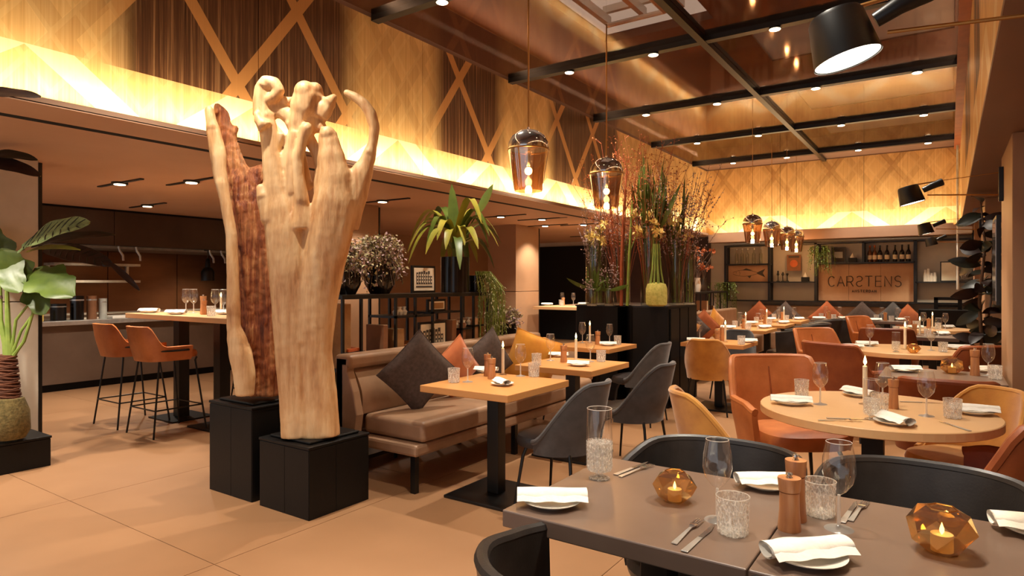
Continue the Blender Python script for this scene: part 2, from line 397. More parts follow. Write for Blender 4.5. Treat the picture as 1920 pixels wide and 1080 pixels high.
# upper deck
DZ = 4.3
dk = struct(B().box(GX-.1, RXW+.2, -2.6, -2.5, DZ, DZ+.1).build('ceiling_upper', 'deck'))
opens = [(-1.9, .05, 5.1, 6.3), (-1.9, .05, 7.7, 8.8), (-1.9, .05, 10.35, 11.65), (-1.9, .05, 13.0, 13.75), (-3.4, -2.12, 5.0, 7.0)]
yc = sorted(set([-2.5, BY]+[v for o_ in opens for v in (o_[2], o_[3])]))
for j in range(len(yc)-1):
    y0, y1 = yc[j], yc[j+1]; ym = (y0+y1)/2; xc = GW
    for h in sorted(o_ for o_ in opens if o_[2] < ym < o_[3]):
        B().box(xc, h[0], y0, y1, DZ, DZ+.1).build('deck_panel', 'deck', dk); xc = h[1]
    B().box(xc, RXW, y0, y1, DZ, DZ+.1).build('deck_panel', 'deck', dk)
# roof light framing over the big opening
rl = thing('roof_light', 'white framed skylight with sloping glazing bars above the glass ceiling', 'skylight', (0, 0, 0))
for i in range(5):
    y = 5.05+i*.46; B().box(-3.4, -2.12, y, y+.06, 4.62, 4.7).build('glazing_bar', 'porcelain', rl)
for x in (-3.4, -2.95, -2.5, -2.18): B().box(x, x+.06, 5.0, 7.0, 4.5, 4.6).build('rafter', 'porcelain', rl)
B().tube([(-3.3, 6.8, 4.42), (-2.6, 6.8, 4.42), (-2.6, 5.6, 4.42), (-2.15, 5.6, 4.42)], .03, 8).build('duct', 'porcelain', rl)
for (x0, x1, y0, y1) in opens[:4]: struct(B().box(x0, x1, y0, y1, DZ+.02, DZ+.025).build('roof_blind', 'blind'))
# spot lamps on the beams
def spot():
    t = thing('ceiling_spot', 'x', 'spotlight')
    B().lathe([(.045, 0), (.06, -.012), (.056, -.016)], 16, (0, 0, 0)).build('housing', 'black_metal', t, True)
    B().lathe([(.05, 0), (.045, -.004)], 16, (0, 0, -.016)).build('lens', 'lamp_glow', t, True)
    return t
ords = ['leftmost', 'second from left', 'third from left', 'rightmost']
k_ = 0
for bi, y in enumerate(BYS[2:]):
    for xi, x in enumerate((-3.55, -2.55, -1.35, -.3)):
        bn = ['first', 'second', 'third', 'fourth', 'fifth'][bi]
        o = place('spot', spot, (x, y, CZ-.03), 0, '%s small spotlight on the %s black ceiling beam from the camera' % (ords[xi], bn), 'spotlights on the ceiling beams')
for y in BYS:
    for x in (-3.3, -.95):
        L = add_light('SPOT', (x, y, CZ-.1), SPOT_E, WARM, spot_size=math.radians(88), spot_blend=.5, shadow_soft_size=.04)
# cove lamps along the gold walls, plus added strips in the void
def area(loc, size, sizey, rot, e, col=(1, .84, .56)):
    o = add_light('AREA', loc, e, col, shape='RECTANGLE', size=size, size_y=sizey); o.rotation_euler = rot; return o
cv = area((GX-.05, 5.7, LZ+.04), .08, 15.6, (PI, -.5, 0), COVE_E*2.3); cv.data.spread = 2.1
area((GW+.03, 5.7, 4.06), .06, 15.0, (0, -PI/2, 0), 45, (1, .86, .7)); area((RXW-.03, 5.7, 4.06), .06, 15.0, (0, PI/2, 0), 45, (1, .86, .7))  # strips added above the panes to brighten the upper deck
area(((GX+RXW)/2, BY-.35, LZ+.006), 4.1, .2, (PI, 0, 0), COVE_E*1.0)
# low ceiling downlights on short black tracks
def downlight():
    t = thing('recessed_downlight', 'x', 'downlight')
    B().box(-.45, .45, -.02, .02, -.012, .002).build('track', 'black_metal', t)
    B().lathe([(.075, 0), (.075, -.02), (.055, -.022)], 18).build('rim', 'black_metal', t, True)
    B().lathe([(.052, 0), (.052, -.004)], 18, (0, 0, -.022)).build('lens', 'lamp_glow', t, True)
    return t
LOW = [(-5.65, 1.0, 'low ceiling downlight washing the pale column'), (-5.75, 5.6, 'low ceiling downlight washing the middle column'), (-5.85, 9.6, 'low ceiling downlight washing the far column'),
       (-6.9, 3.1, 'round downlight in the low ceiling above the bar stools'), (-6.2, 3.45, 'round downlight in the low ceiling nearest the twin driftwood tops'),
       (-5.6, 7.9, 'downlight left of the arching palm leaves'), (-5.3, 8.6, 'downlight in the low ceiling behind the arching palm leaves'), (-5.2, 9.8, 'downlight right of the arching palm leaves'),
       (-6.4, 12.3, 'low ceiling downlight beside the far square column'), (-5.2, 12.6, 'low ceiling downlight near the tall flower vases'), (-7.6, 11.5, 'downlight in front of the dark far doorway'),
       (-8.6, 4.2, 'low ceiling downlight close to the kitchen counter'), (-8.2, 2.2, 'low ceiling downlight between the kitchen and the pale column'), (-5.0, 1.2, 'low ceiling downlight by the plant plinth')]
for x, y, lab in LOW:
    place('down', downlight, (x, y, LZ), PI/2*.0, lab, 'downlights in the low ceiling')
    add_light('SPOT', (x, y, LZ-.05), LOW_E*(1.5 if 'pale column' in lab else 1), WARM, spot_size=math.radians(110), spot_blend=.7, shadow_soft_size=.04)
# ------------------------------------------------------------------ kitchen behind the columns
wk = struct(B().box(-12.05, -12.02, -2.0, 7.6, .9, 2.42).build('wall_copper', 'black_slot'))
for i in range(8):
    y = -2+i*1.2; B().box(-12.02, -12.0, y+.006, y+1.194, .9, 2.42).build('wall_panel', 'copper_steel', wk)
hd = struct(B().box(-9.62, -9.52, -2.6, 7.6, 1.93, LZ).build('trim_7', 'black_slot'))
for i in range(6):
    y = -2.6+i*1.7; B().box(-9.52, -9.5, y+.004, min(y+1.7, 7.6)-.004, 1.935, LZ-.03).build('header_panel', 'dark_panel', hd)
ct = thing('kitchen_counter', 'long dark pass counter in front of the open kitchen', 'counter', (-9.9, 3, 0))
B().box(-.32, .32, -5, 4.3, .1, .86).build('front', 'counter', ct)
B().box(-.28, .26, -5, 4.3, 0, .1).build('kickboard', 'black_slot', ct)
B().box(-.36, .38, -5.02, 4.3, .86, .92).build('worktop', 'steel', ct, bevel=.004)
bk = thing('back_counter', 'steel back counter against the copper kitchen wall', 'counter', (-11.6, 3, 0))
B().box(-.4, .4, -5, 4.3, 0, .86).build('cabinet', 'counter', bk); B().box(-.4, .42, -5, 4.3, .86, .92).build('worktop', 'steel', bk)
hood = thing('extractor_hood', 'steel extractor hood across the open kitchen', 'hood', (-11.3, 3.4, 1.95))
B().box(-.6, .6, -2.8, 4.2, 0, .4).build('canopy', 'dark_panel', hood); B().box(.6, .62, -2.8, 4.2, 0, .05).build('rim', 'steel', hood)
sh = thing('kitchen_shelf', 'small two-tier steel shelf on the copper kitchen wall', 'shelf', (-11.8, 4.9, 1.42))
for z in (0, .28): B().box(-.2, .2, -.65, .65, z, z+.04).build('board', 'steel', sh)
for y in (-.6, .6): B().box(-.2, -.15, y-.02, y+.02, 0, .3).build('bracket', 'steel', sh)
for i in range(4):
    t = thing('heat_lamp_hook', ['first', 'second', 'third', 'last'][i]+' curved steel lamp under the kitchen header, counted from the left', 'hook', (-9.57, (4.29, 4.52, 5.62, 5.81)[i], 1.93), group='steel lamps under the kitchen header')
    B().tube([(0, 0, 0), (0, .01, -.06), (.05, .03, -.13), (.06, .03, -.2)], .016, 8).build('arm', 'steel', t, True)
hl = thing('heat_lamp', 'black heat lamp hanging over the kitchen counter', 'lamp', (-9.8, 5.72, 1.45))
B().lathe([(.1, 0), (.1, .14), (.07, .2), (.04, .22), (.03, .34), (.01, .36)], 20).build('shade', 'black_metal', hl, True)
B().tube([(0, 0, .35), (0, 0, .96)], .006).build('cord', 'black_metal', hl)
B().box(-.05, .05, -.05, .05, .93, .98).build('mount', 'black_metal', hl); B().box(-.04, .04, -.04, .04, .48, .53).build('cord_grip', 'black_metal', hl)
for i, (y, h, r, m) in enumerate([(3.62, .22, .09, 'black_metal'), (3.84, .32, .08, 'dark_pot'), (4.02, .32, .06, 'brown_book'), (4.16, .28, .05, 'cork')]):
    t = thing('utensil_pot', ['low black', 'tall black', 'brown', 'small pale'][i]+' canister on the kitchen counter', 'canister', (-9.75, y, .92), group='canisters on the kitchen counter')
    B().lathe([(r, 0), (r, h), (r*.9, h), (r*.88, .02)], 16).build('canister', m, t, True)
    B().lathe([(r*1.02, h*.8), (r*1.03, h*.86)], 16).build('band', 'steel', t, True)
for i in range(2):
    t = thing('butter_tub', ['left', 'right'][i]+' pale yellow tub at the left end of the counter', 'tub', (-9.65, 3.02+i*.25, .92), group='tubs on the counter')
    B().box(-.1, .1, -.12, .12, 0, .13).build('tub', 'butter', t, bevel=.015); B().box(-.11, .11, -.13, .13, .13, .15).build('lid', 'porcelain', t, bevel=.006)
for i in range(5):
    t = tag(B().box(-.15, .15, -.22, .22, 0, .04).build('serving_tray', ['porcelain', 'butter', 'porcelain', 'orange_book', 'porcelain'][i], bevel=.01, loc=(-9.7, 4.42+i*.5, .92)), ['white tray nearest the pots', 'pale yellow tray', 'white tray in the middle', 'orange brown tray', 'white tray furthest along'][i]+' on the pass counter', 'tray', 'trays on the pass counter')
for y in (2.4, 4.6, 6.6): add_light('SPOT', (-11.2, y, 1.93), 90, (1, .74, .48), spot_size=2.4, spot_blend=.8, shadow_soft_size=.1)
# ------------------------------------------------------------------ plants helpers
def leaf_into(b, base, tip, wid, up=(0, 0, 1), droop=.12, fold=.15, n=8, shape=1.0, ripple=0):
    base = Vector(base); tip = Vector(tip); d = tip-base; L = d.length; side = d.cross(Vector(up)); side = side.normalized() if side.length > 1e-6 else Vector((1, 0, 0))
    u = side.cross(d).normalized()
    def fn(s_, t_):
        x = (s_-.5)*2; wv = wid*(math.sin(PI*min(1, t_**shape))**.75+.02)*.5
        return base+d*t_+side*x*wv+u*(abs(x)*wv*fold+droop*L*math.sin(PI*t_)+ripple*wid*math.sin(t_*22)*abs(x))
    b.grid(fn, 4, n)
    return b
def arc_leaf(b, base, az, length, wid, rise, drop, n=10):
    base = Vector(base); h = Vector((math.cos(az), math.sin(az), 0)); sd = Vector((-math.sin(az), math.cos(az), 0))
    def c(t): return base+h*length*t**.9+Vector((0, 0, rise*math.sin(PI*.5*min(1, t*1.5))-drop*t*t*t))
    def fn(s_, t_):
        x = (s_-.5)*2; wv = wid*.5*(.35+.65*math.sin(PI*min(1, .12+t_*.88))) if t_ < .98 else .002
        return c(t_)+sd*x*wv+Vector((0, 0, abs(x)*wv*.35))
    b.grid(fn, 2, n)
# ------------------------------------------------------------------ library shelf behind the banquette
SX0, SX1, SY0, SY1, ST = -4.02, -3.7, 3.2, 5.02, 1.33
lib = thing('open_shelf', 'low black open shelving unit behind the banquette', 'shelving', (0, 0, 0))
B().box(SX0, SX1, SY0, SY1, ST-.035, ST).build('top_board', 'black_metal', lib, bevel=.003)
B().box(SX0, SX1, SY0, SY1, .75, .78).build('shelf_board', 'black_metal', lib)
B().box(SX0, SX1, SY0, SY1, .06, .09).build('shelf_board', 'black_metal', lib)
B().box(SX0, SX1, 3.75, 4.2, 1.13, 1.15).build('shelf_board', 'black_metal', lib); B().box(SX0, SX1, 4.2, 4.6, 1.15, 1.165).build('shelf_board', 'black_metal', lib)
for y in (3.2, 3.38, 3.75, 3.98, 4.2, 4.6, 4.78, 5.0):
    for x in (SX0, SX1-.02): B().box(x, x+.02, y, y+.02, 0, ST-.035).build('post', 'black_metal', lib)
def frame(name, label, c, wy, hz, art, face='x', th=.02, fm='black_metal', tilt=0, cat='picture', group=None, border=.02, mat_w=.04):
    """picture facing +x or -y, base centre at c"""
    t = thing(name, label, cat, c, group=group)
    if face == '-y': t.rotation_euler = (0, 0, -PI/2)
    if tilt: t.rotation_euler = (0, -tilt, t.rotation_euler[2])
    B().box(-th, 0, -wy/2, wy/2, 0, hz).build('frame', fm, t)
    B().box(0, .003, -wy/2+border, wy/2-border, border, hz-border).build('mount', 'paper', t)
    art(t, wy, hz)
    return t
def art_house(t, wy, hz):
    rnd = random.Random(5)
    b = B(); m = .045
    for i in range(7):
        y0 = -wy/2+m+i*(wy-2*m)/7; h = hz*(.5+.2*rnd.random())
        b.box(.003, .0045, y0+.003, y0+(wy-2*m)/7-.003, hz*.32, min(hz-m, h+hz*.12))
    b.build('print', 'ink', t, kind='stuff')
    b = B()
    for i in range(7):
        for j in range(3):
            y0 = -wy/2+m+i*(wy-2*m)/7; b.box(.0045, .0055, y0+.012, y0+.024, hz*(.38+.12*j), hz*(.45+.12*j))
    b.build('print_windows', 'paper', t, kind='stuff')
    B().box(.003, .0045, -wy/2+m, wy/2-m, hz*.2, hz*.26).build('print_street', 'ink', t)
def sit(px, py, z=ST, X=-3.84):
    t_ = (px-960)/FPX; d = X/(FX+RX*t_); return (X, d*(FY+RY*t_), z)
frame('street_print', 'framed sketch of canal houses on top of the black shelving', sit(795, 547), .30, .24, art_house)
def art_cells(t, wy, hz): B().box(.003, .005, -wy/2+.03, wy/2-.03, .04, hz*.5).build('print', 'ink', t)
frame('town_print', 'larger town view print on the lower shelf above the orange cushion', (-3.74, 4.25, .78), .36, .3, art_house)
frame('sepia_print', 'small sepia print above the larger town view print', (-3.74, 4.3, 1.165), .24, .11, lambda t, a, b: B().box(.003, .005, -a*.35, a*.35, b*.25, b*.7).build('print', 'sepia', t))
bspec = [(3.25, .10, .48, 'sepia', 'tall tan book at the left end of the shelving'), (3.66, .05, .3, 'brown_book', 'brown book beside the leaning print'), (3.82, .10, .26, 'sepia', 'tan patterned box behind the grey cushion'),
         (4.52, .06, .3, 'brown_book', 'tall brown book right of the town print'), (4.66, .05, .27, 'brown_book', 'short brown book near the trailing plant'), (4.84, .07, .3, 'tan_board', 'pale book near the trailing plant'), (4.95, .04, .3, 'sepia', 'last thin book beside the trailing plant')]
for y, wd, h, m, lab in bspec:
    t = thing('book', lab, 'book', (-3.82, y, .78), group='books on the black shelving')
    B().box(-.1, .1, -wd/2, wd/2, 0, h).build('cover', m, t, bevel=.003); B().box(-.102, .098, -wd/2+.006, wd/2-.006, .004, h+.001).build('pages', 'paper', t)
t = thing('orange_book', 'flat orange book on the shelving top edge beside the sofa arm', 'book', (-3.8, 3.32, .9), .1)
B().box(-.09, .09, -.07, .07, 0, .022).build('cover', 'orange_book', t); B().box(-.088, .088, -.068, .072, .004, .018).build('pages', 'paper', t)
B().box(-3.9, -3.7, 3.21, 3.42, .87, .9).build('book_ledge', 'black_metal', lib)
bw = tag(B().lathe([(.09, 0), (.16, .05), (.19, .13), (.17, .13), (.1, .03)], 24).build('wooden_bowl', 'mill_wood', smooth=True, loc=(-3.86, 4.0, .78)), 'brown wooden bowl on the lower shelf', 'bowl')
for i, (y, z) in enumerate([(3.88, 1.15), (4.68, 1.0), (4.86, 1.02), (3.5, .78)]):
    t = thing('shelf_ornament', ['small white figurine above the wooden bowl', 'white cups on the upper right of the shelving', 'white trinket right of the cups', 'small silver ornament at the left of the shelving'][i], 'ornament', (-3.8, y, z))
    if z < 1.1 and z > .9: B().box(-.12, .1, -.08, .08, -.015, 0).build('ledge', 'black_metal', t)
    for q in range(3): B().lathe([(.02, 0), (.028, .03), (.012, .05), (.018, .07)], 10, (.02, (q-1)*.05, 0)).build('piece', 'porcelain', t, True)
# bushy potted shrubs on top
def bush(name, label, cat, loc, potr, poth, cr, cz, n, mat, mat2=None, trail=0.0, lw=.019, sz=1.0, seed=1, pot='dark_pot', bowl=True):
    rnd = random.Random(seed); t = thing(name, label, cat, loc)
    if bowl: B().lathe([(potr*.6, 0), (potr*.95, poth*.35), (potr, poth*.7), (potr*.86, poth), (potr*.78, poth), (potr*.8, poth*.7)], 24).build('pot', pot, t, True)
    else: B().lathe([(potr, 0), (potr, poth), (potr*.9, poth), (potr*.9, poth-.03)], 24).build('pot', pot, t, True)
    b = B(); b2 = B(); st = B()
    ns = max(8, n//14)
    for i in range(ns):
        az = rnd.random()*2*PI; el = rnd.random(); R = cr*(.55+.5*rnd.random())
        tip = Vector((math.cos(az)*R*math.cos(el), math.sin(az)*R*math.cos(el), poth+cz*(.3+math.sin(el)*.8)-trail*rnd.random()*(1-el)))
        mid = Vector((tip.x*.55, tip.y*.55, poth+cz*.75)); p0 = Vector((0, 0, poth*.8))
        pts = [p0.lerp(mid, q/4)*(1-q/4)+mid.lerp(tip, q/4)*(q/4) for q in range(5)]; st.tube(pts, .003, 4)
        for q in range(14):
            f = .35+.65*rnd.random(); p = p0.lerp(mid, f)*(1-f)+mid.lerp(tip, f)*f
            p = p+Vector((rnd.gauss(0, .02), rnd.gauss(0, .02), rnd.gauss(0, .02)))
            dv = Vector((rnd.gauss(0, 1), rnd.gauss(0, 1), rnd.gauss(0, .8)+.3)).normalized()*lw*1.6*(.6+rnd.random()*.8)
            (b if rnd.random() < .6 else b2)
            leaf_into(b if rnd.random() < .6 else b2, p, p+dv, lw*(.7+.6*rnd.random()), up=(rnd.gauss(0, 1), rnd.gauss(0, 1), 1), n=2)
    st.build('stems', 'twig', t, kind='stuff'); b.build('foliage', mat, t, True, kind='stuff')
    if mat2: b2.build('foliage_light', mat2, t, True, kind='stuff')
    return t
bush('potted_shrub', 'grey-green bushy shrub in a black bowl, left one on the shelving, half behind the driftwood', 'plant', sit(652, 550), .1, .2, .21, .2, 3400, 'leaf_grey', 'lavender', .25, seed=3)
bush('potted_shrub', 'rounded grey-green shrub in a black bowl beside the framed sketch', 'plant', sit(712, 549), .13, .24, .23, .22, 4200, 'leaf_grey', 'lavender', .3, seed=4)
bush('potted_shrub', 'grey-pink shrub in a tall box beyond the shelving', 'plant', (-4.6, 6.55, 0), .16, .95, .24, .16, 1500, 'leaf_grey', 'lavender', .3, seed=5, pot='black_wood', bowl=False, lw=.03)
# dracaena in the tall glossy pot
dr = thing('dracaena', 'tall yellow-green strap-leaved plant in a glossy black cylinder pot on the shelving', 'plant', sit(853, 549))
B().lathe([(.135, 0), (.135, .33), (.12, .33), (.12, .28)], 32).build('pot', 'dark_pot', dr, True)
B().lathe([(.118, .28), (.0, .3)], 24).build('soil', 'trunk_bark', dr)
B().tube([(0, 0, .28), (.0, .0, .5)], [.03, .02], 8).build('stalk', 'stem_green', dr, True)
rnd = random.Random(11)
for i in range(30):
    b = B(); az = i*2.4; a = rnd.random(); arc_leaf(b, (0, 0, .36+.18*a), az, .28+.22*rnd.random(), .085, .12+.28*rnd.random(), .22+.2*rnd.random())
    b.build('leaf', 'leaf_yellow' if i % 3 else 'leaf_green', dr, True)
ru = Vector((RX, RY, 0))
for (dx, dz, w_) in ((-.03, .72, .1), (.0, .5, .05)):
    b = B(); leaf_into(b, (0, 0, .42), (ru.x*dx, ru.y*dx, .3+dz), w_, up=(-ru.y, ru.x, 0), droop=.02); b.build('leaf', 'leaf_green', dr, True)
b = B(); b.tube([(0, 0, .4), (ru.x*.2, ru.y*.2, .72)], .006, 6); leaf_into(b, (ru.x*.19, ru.y*.19, .70), (ru.x*.36, ru.y*.36, 1.02), .075, up=(-ru.y, ru.x, 0), droop=.02); b.build('leaf', 'leaf_green', dr, True)
# trailing plant at the shelving end
tr = thing('trailing_plant', 'long trailing grey-green plant spilling over the end of the shelving', 'plant', (-3.83, 4.98, ST))
B().lathe([(.08, 0), (.09, .16), (.08, .16), (.07, .1)], 20).build('pot', 'dark_pot', tr, True)
rnd = random.Random(8)
st = B(); lf = B(); lf2 = B()
for i in range(64):
    az = -1.2+rnd.random()*2.6; R = .1+rnd.random()*.13; L = .35+rnd.random()*.5
    p1 = Vector((math.cos(az)*R*.6, math.sin(az)*R*.6+.02, .2)); p2 = Vector((math.cos(az)*R+.02, math.sin(az)*R+.05, .05)); p3 = p2+Vector((rnd.gauss(0, .03), .02+rnd.gauss(0, .03), -L))
    pts = [Vector((0, 0, .12)), p1, p2, p2.lerp(p3, .33)+Vector((.01, .01, 0)), p2.lerp(p3, .66), p3]; st.tube(pts, .003, 4)
    for q in range(26):
        f = rnd.random(); p = p2.lerp(p3, f) if q > 4 else p1.lerp(p2, rnd.random()); dv = Vector((rnd.gauss(0, .02), rnd.gauss(0, .02), -.02))
        leaf_into(lf if q % 2 else lf2, p, p+dv*1.2, .009, n=2)
st.build('stems', 'stem_green', tr, kind='stuff'); lf.build('foliage', 'leaf_trail', tr, kind='stuff'); lf2.build('foliage_light', 'leaf_grey', tr, kind='stuff')
# ------------------------------------------------------------------ banquettes
def cushion_box(b, x0, x1, y0, y1, z0, z1): b.box(x0, x1, y0, y1, z0, z1)
bq = thing('banquette', 'long taupe leather banquette in front of the black shelving', 'sofa', (0, 0, 0))
B().box(-3.62, -2.93, 3.16, 5.7, .25, .33).build('base', 'taupe_leather', bq, bevel=.02)
B().box(-3.5, -2.92, 3.22, 5.7, .335, .475).build('seat_cushion', 'taupe_leather', bq, True, bevel=.035, bseg=4)
b = B(); b.grid(lambda u, v: (-3.5-.09*v**2+.03*math.sin(v*PI), 3.2+u*2.5, .47+v*.33), 12, 8, -.08); b.build('back_cushion', 'taupe_leather', bq, True)
B().box(-3.7, -3.53, 3.12, 5.72, .8, .9).build('top_rail', 'taupe_leather', bq, True, bevel=.03, bseg=4)
B().box(-3.68, -3.6, 3.12, 5.72, .25, .86).build('back_panel', 'taupe_leather', bq, bevel=.01)
b = B(); prof = [(-3.68, .25), (-3.5, .25), (-3.46, .48), (-3.5, .64), (-3.56, .78), (-3.56, .88), (-3.68, .88)]
n = len(prof); b.add([(x, 3.12, z) for x, z in prof]+[(x, 3.19, z) for x, z in prof], [tuple(range(n)), tuple(reversed(range(n, 2*n)))]+[(i, i+n, (i+1) % n+n, (i+1) % n) for i in range(n)])
b.build('end_panel', 'taupe_leather', bq, bevel=.01)
for x in (-2.98, -3.58):
    for y in (3.2, 4.4, 5.65): B().box(x-.02, x+.02, y-.02, y+.02, 0, .25).build('leg', 'black_metal', bq)
bq2 = thing('banquette', 'brown banquette along the shelving, behind the far row of oak tables', 'sofa', (0, 0, 0))
B().box(-3.5, -2.9, 8.9, 13.1, .12, .46).build('seat_cushion', 'taupe_leather', bq2, True, bevel=.03); B().box(-3.65, -3.5, 8.9, 13.1, .12, .92).build('back_cushion', 'taupe_leather', bq2, True, bevel=.03)
B().box(-3.6, -3.0, 8.95, 13.05, 0, .12).build('base', 'black_wood', bq2)
bq3 = thing('banquette', 'brown banquette along the back wall under the sign', 'sofa', (0, 0, 0))
B().box(-3.4, -.6, 13.2, 13.8, .12, .46).build('seat_cushion', 'taupe_leather', bq3, True, bevel=.03); B().box(-3.4, -.6, 13.8, 13.98, .12, .96).build('back_cushion', 'taupe_leather', bq3, True, bevel=.03)
B().box(-3.35, -.65, 13.28, 13.8, 0, .12).build('base', 'black_wood', bq3)
def pillow(label, c, s, mat, rot, group='scatter cushions on the taupe banquette', th=.07):
    t = thing('cushion', label, 'cushion', c, group=group); t.rotation_euler = rot
    def side(sg):
        def fn(u, v):
            x = (u-.5)*2; y = (v-.5)*2; puff = (max(0, (1-x**2)*(1-y**2)))**.42
            k2 = 1-.06*(1-abs(x)**2)*abs(y)**2-.0; k3 = 1-.06*(1-abs(y)**2)*abs(x)**2
            return (x*s*.5*k3, sg*th*puff+.0005*sg+.003*sg*math.sin(9*x+4*y)*puff, y*s*.5*k2)
        return fn
    b = B(); b.grid(side(1), 16, 16); b.grid(side(-1), 16, 16); b.build('cover', mat, t, True)
    pts = []
    for a, b_ in ((-1, -1), (1, -1), (1, 1), (-1, 1)):
        pts.append((a, b_))
    pp = []
    for i in range(4):
        for q in range(8):
            f = q/8; x = pts[i][0]*(1-f)+pts[(i+1) % 4][0]*f; y = pts[i][1]*(1-f)+pts[(i+1) % 4][1]*f
            k2 = 1-.06*(1-abs(x)**2)*abs(y)**2; k3 = 1-.06*(1-abs(y)**2)*abs(x)**2; pp.append((x*s*.5*k3, 0, y*s*.5*k2))
    B().tube(pp, .004, 6, closed=True).build('piping', mat, t, True)
    return t
D45 = PI/4
def px_on_x(px, X):
    t_ = (px-960)/FPX; d = X/(FX+RX*t_); return d*(FY+RY*t_), d
pillow('large grey linen cushion standing on its corner at the banquette end', (-3.28, 3.56, .75), .46, 'grey_linen', (.1, D45, PI/2-.35))
pillow('orange satin cushion behind the grey linen cushion', (-3.36, 4.1, .73), .38, 'orange_fabric', (.12, D45+.1, PI/2-.1))
pillow('grey cushion behind the front oak table', (-3.35, 4.52, .74), .42, 'grey_linen', (.12, .95, PI/2-.2))
pillow('mustard yellow cushion behind the lit candle', (-3.15, 4.95, .72), .46, 'yellow_fabric', (.12, .35, PI/2-.9))
FG = 'scatter cushions on the banquette by the far oak tables'
for i, (y, m, lab, z) in enumerate([(9.3, 'yellow_fabric', 'mustard cushion next to the flower plinth', .7), (9.75, 'grey_linen', 'brown-grey cushion between the mustard and rust ones', .7), (10.3, 'rust_fabric', 'rust cushion in the far left banquette', .7), (10.9, 'yellow_fabric', 'second mustard cushion, broad side to the room', .72)]):
    pillow(lab, (-3.28, y, z), .42, m, (.1, .5 if i in (0, 3) else D45, PI/2-(.2 if i == 3 else .8)), FG)
for i, (x, m, lab, z) in enumerate([(-3.2, 'rust_fabric', 'leftmost rust cushion on the back wall banquette', .72), (-2.7, 'grey_linen', 'dark cushion left of the orange one by the back wall', .72), (-1.95, 'rust_fabric', 'orange brown cushion standing on its corner under the sign', .74), (-1.35, 'grey_linen', 'dark grey cushion right of the orange one under the sign', .74), (-.85, 'charcoal_fabric', 'blue-grey cushion at the right of the sign', .74), (-.62, 'rust_fabric', 'brown cushion next to the black cabinet', .7)]):
    pillow(lab, (x, 13.62, z), .48, m, (-.15, D45, 0), 'cushions on the back wall banquette')
# ------------------------------------------------------------------ chairs
def shell(hw, dp, zb, zt, th, ang=105, lean=.22, sq=2.0, nu=28, nv=8, botin=.9):
    """curved back and arms, open to +y; zt(u) gives the rim height"""
    def fn(u, v):
        x = (u-.5)*2; a = math.radians(ang)*x
        sx = math.copysign(abs(math.sin(a))**(2/sq), math.sin(a)); cy = math.copysign(abs(math.cos(a))**(2/sq), math.cos(a))
        top = zt(abs(x)); z = zb+(top-zb)*v; sc = botin+(1-botin)*min(1, (z-zb)/.18)
        ln = lean*max(0, z-.45)*max(0, math.cos(a))
        return (hw*sx*sc*(1+.12*max(0, z-.5)), -dp*cy*sc-ln, z)
    return lambda th_=th: B().grid(fn, nu, nv, th_)
def sm(a, b, x): t = max(0, min(1, (x-a)/(b-a))); return t*t*(3-2*t)
def splay_legs(t, hw, hd, z, r=.011, out=.06, mat='black_metal', name='leg'):
    for sx in (-1, 1):
        for sy in (-1, 1):
            B().tube([(sx*hw, sy*hd, z), (sx*(hw+out*.3), sy*(hd+out*.3), z*.85), (sx*(hw+out), sy*(hd+out), 0)], [r, r, r*.75], 8).build(name, mat, t, True)
def seat_pad(hw, hd, z0, z1, mat, t, y=0, name='seat', sqx=2.8):
    b = B(); prof = [(.82, z0), (.97, z0+.012), (1.0, (z0+z1)/2), (.95, z1-.012), (.8, z1), (.4, z1+.008), (.001, z1+.01)]
    seg = 32; vs = []; fs = []
    for r, z in prof:
        for i in range(seg):
            a = 2*PI*i/seg; cx = math.copysign(abs(math.cos(a))**(2/sqx), math.cos(a)); cy = math.copysign(abs(math.sin(a))**(2/sqx), math.sin(a))
            vs.append((hw*r*cx, hd*r*cy+y, z))
    for j in range(len(prof)-1):
        for i in range(seg): fs.append((j*seg+i, j*seg+(i+1) % seg, (j+1)*seg+(i+1) % seg, (j+1)*seg+i))
    fs.append(tuple(reversed(range(seg)))); b.add(vs, fs); return b.build(name, mat, t, True)
def rim_tube(hw, dp, zt, ang, lean, sq, r, th=0, n=28, botin=.9):
    pts = []
    for i in range(n+1):
        x = (i/n-.5)*2; a = math.radians(ang)*x; z = zt(abs(x))
        sx = math.copysign(abs(math.sin(a))**(2/sq), math.sin(a)); cy = math.copysign(abs(math.cos(a))**(2/sq), math.cos(a))
        pts.append(((hw*(1+.12*max(0, z-.5))+th/2)*sx, -(dp+th/2)*cy-lean*max(0, z-.45)*max(0, math.cos(a)), z))
    return B().tube(pts, r, 8)
def shell_chair(fab, pad):
    def mk():
        t = thing('dining_chair', 'x', 'chair')
        zt = lambda x: .81-.36*sm(.25, 1.0, x)
        shell(.235, .22, .38, zt, .028)(.028).build('shell', fab, t, True)
        rim_tube(.235, .22, zt, 105, .22, 2.0, .0165, .028).build('piping', fab, t, True)
        seat_pad(.225, .24, .39, .475, pad, t, .03)
        splay_legs(t, .16, .15, .4)
        return t
    return mk
def arm_chair(fab, pad, seam=True, zback=.86, zarm=.62):
    def mk():
        t = thing('armchair', 'x', 'chair')
        zt = lambda x: zback-(zback-zarm)*sm(.36, .62, x)-.03*sm(.8, 1, x)
        shell(.29, .26, .36, zt, .04, ang=112, lean=.28, sq=3.6, nu=36)(.04).build('backrest', fab, t, True)
        rim_tube(.29, .26, zt, 112, .28, 3.6, .023, .04, 36).build('piping', fab, t, True)
        seat_pad(.26, .27, .38, .48, pad, t, .05, sqx=3.6)
        if seam: B().tube([(0, -.245-.28*max(0, z-.45), z) for z in (.5, .6, .7, .8)], .004, 6).build('seam', 'rust_leather', t, True)
        splay_legs(t, .19, .18, .38, .013)
        return t
    return mk
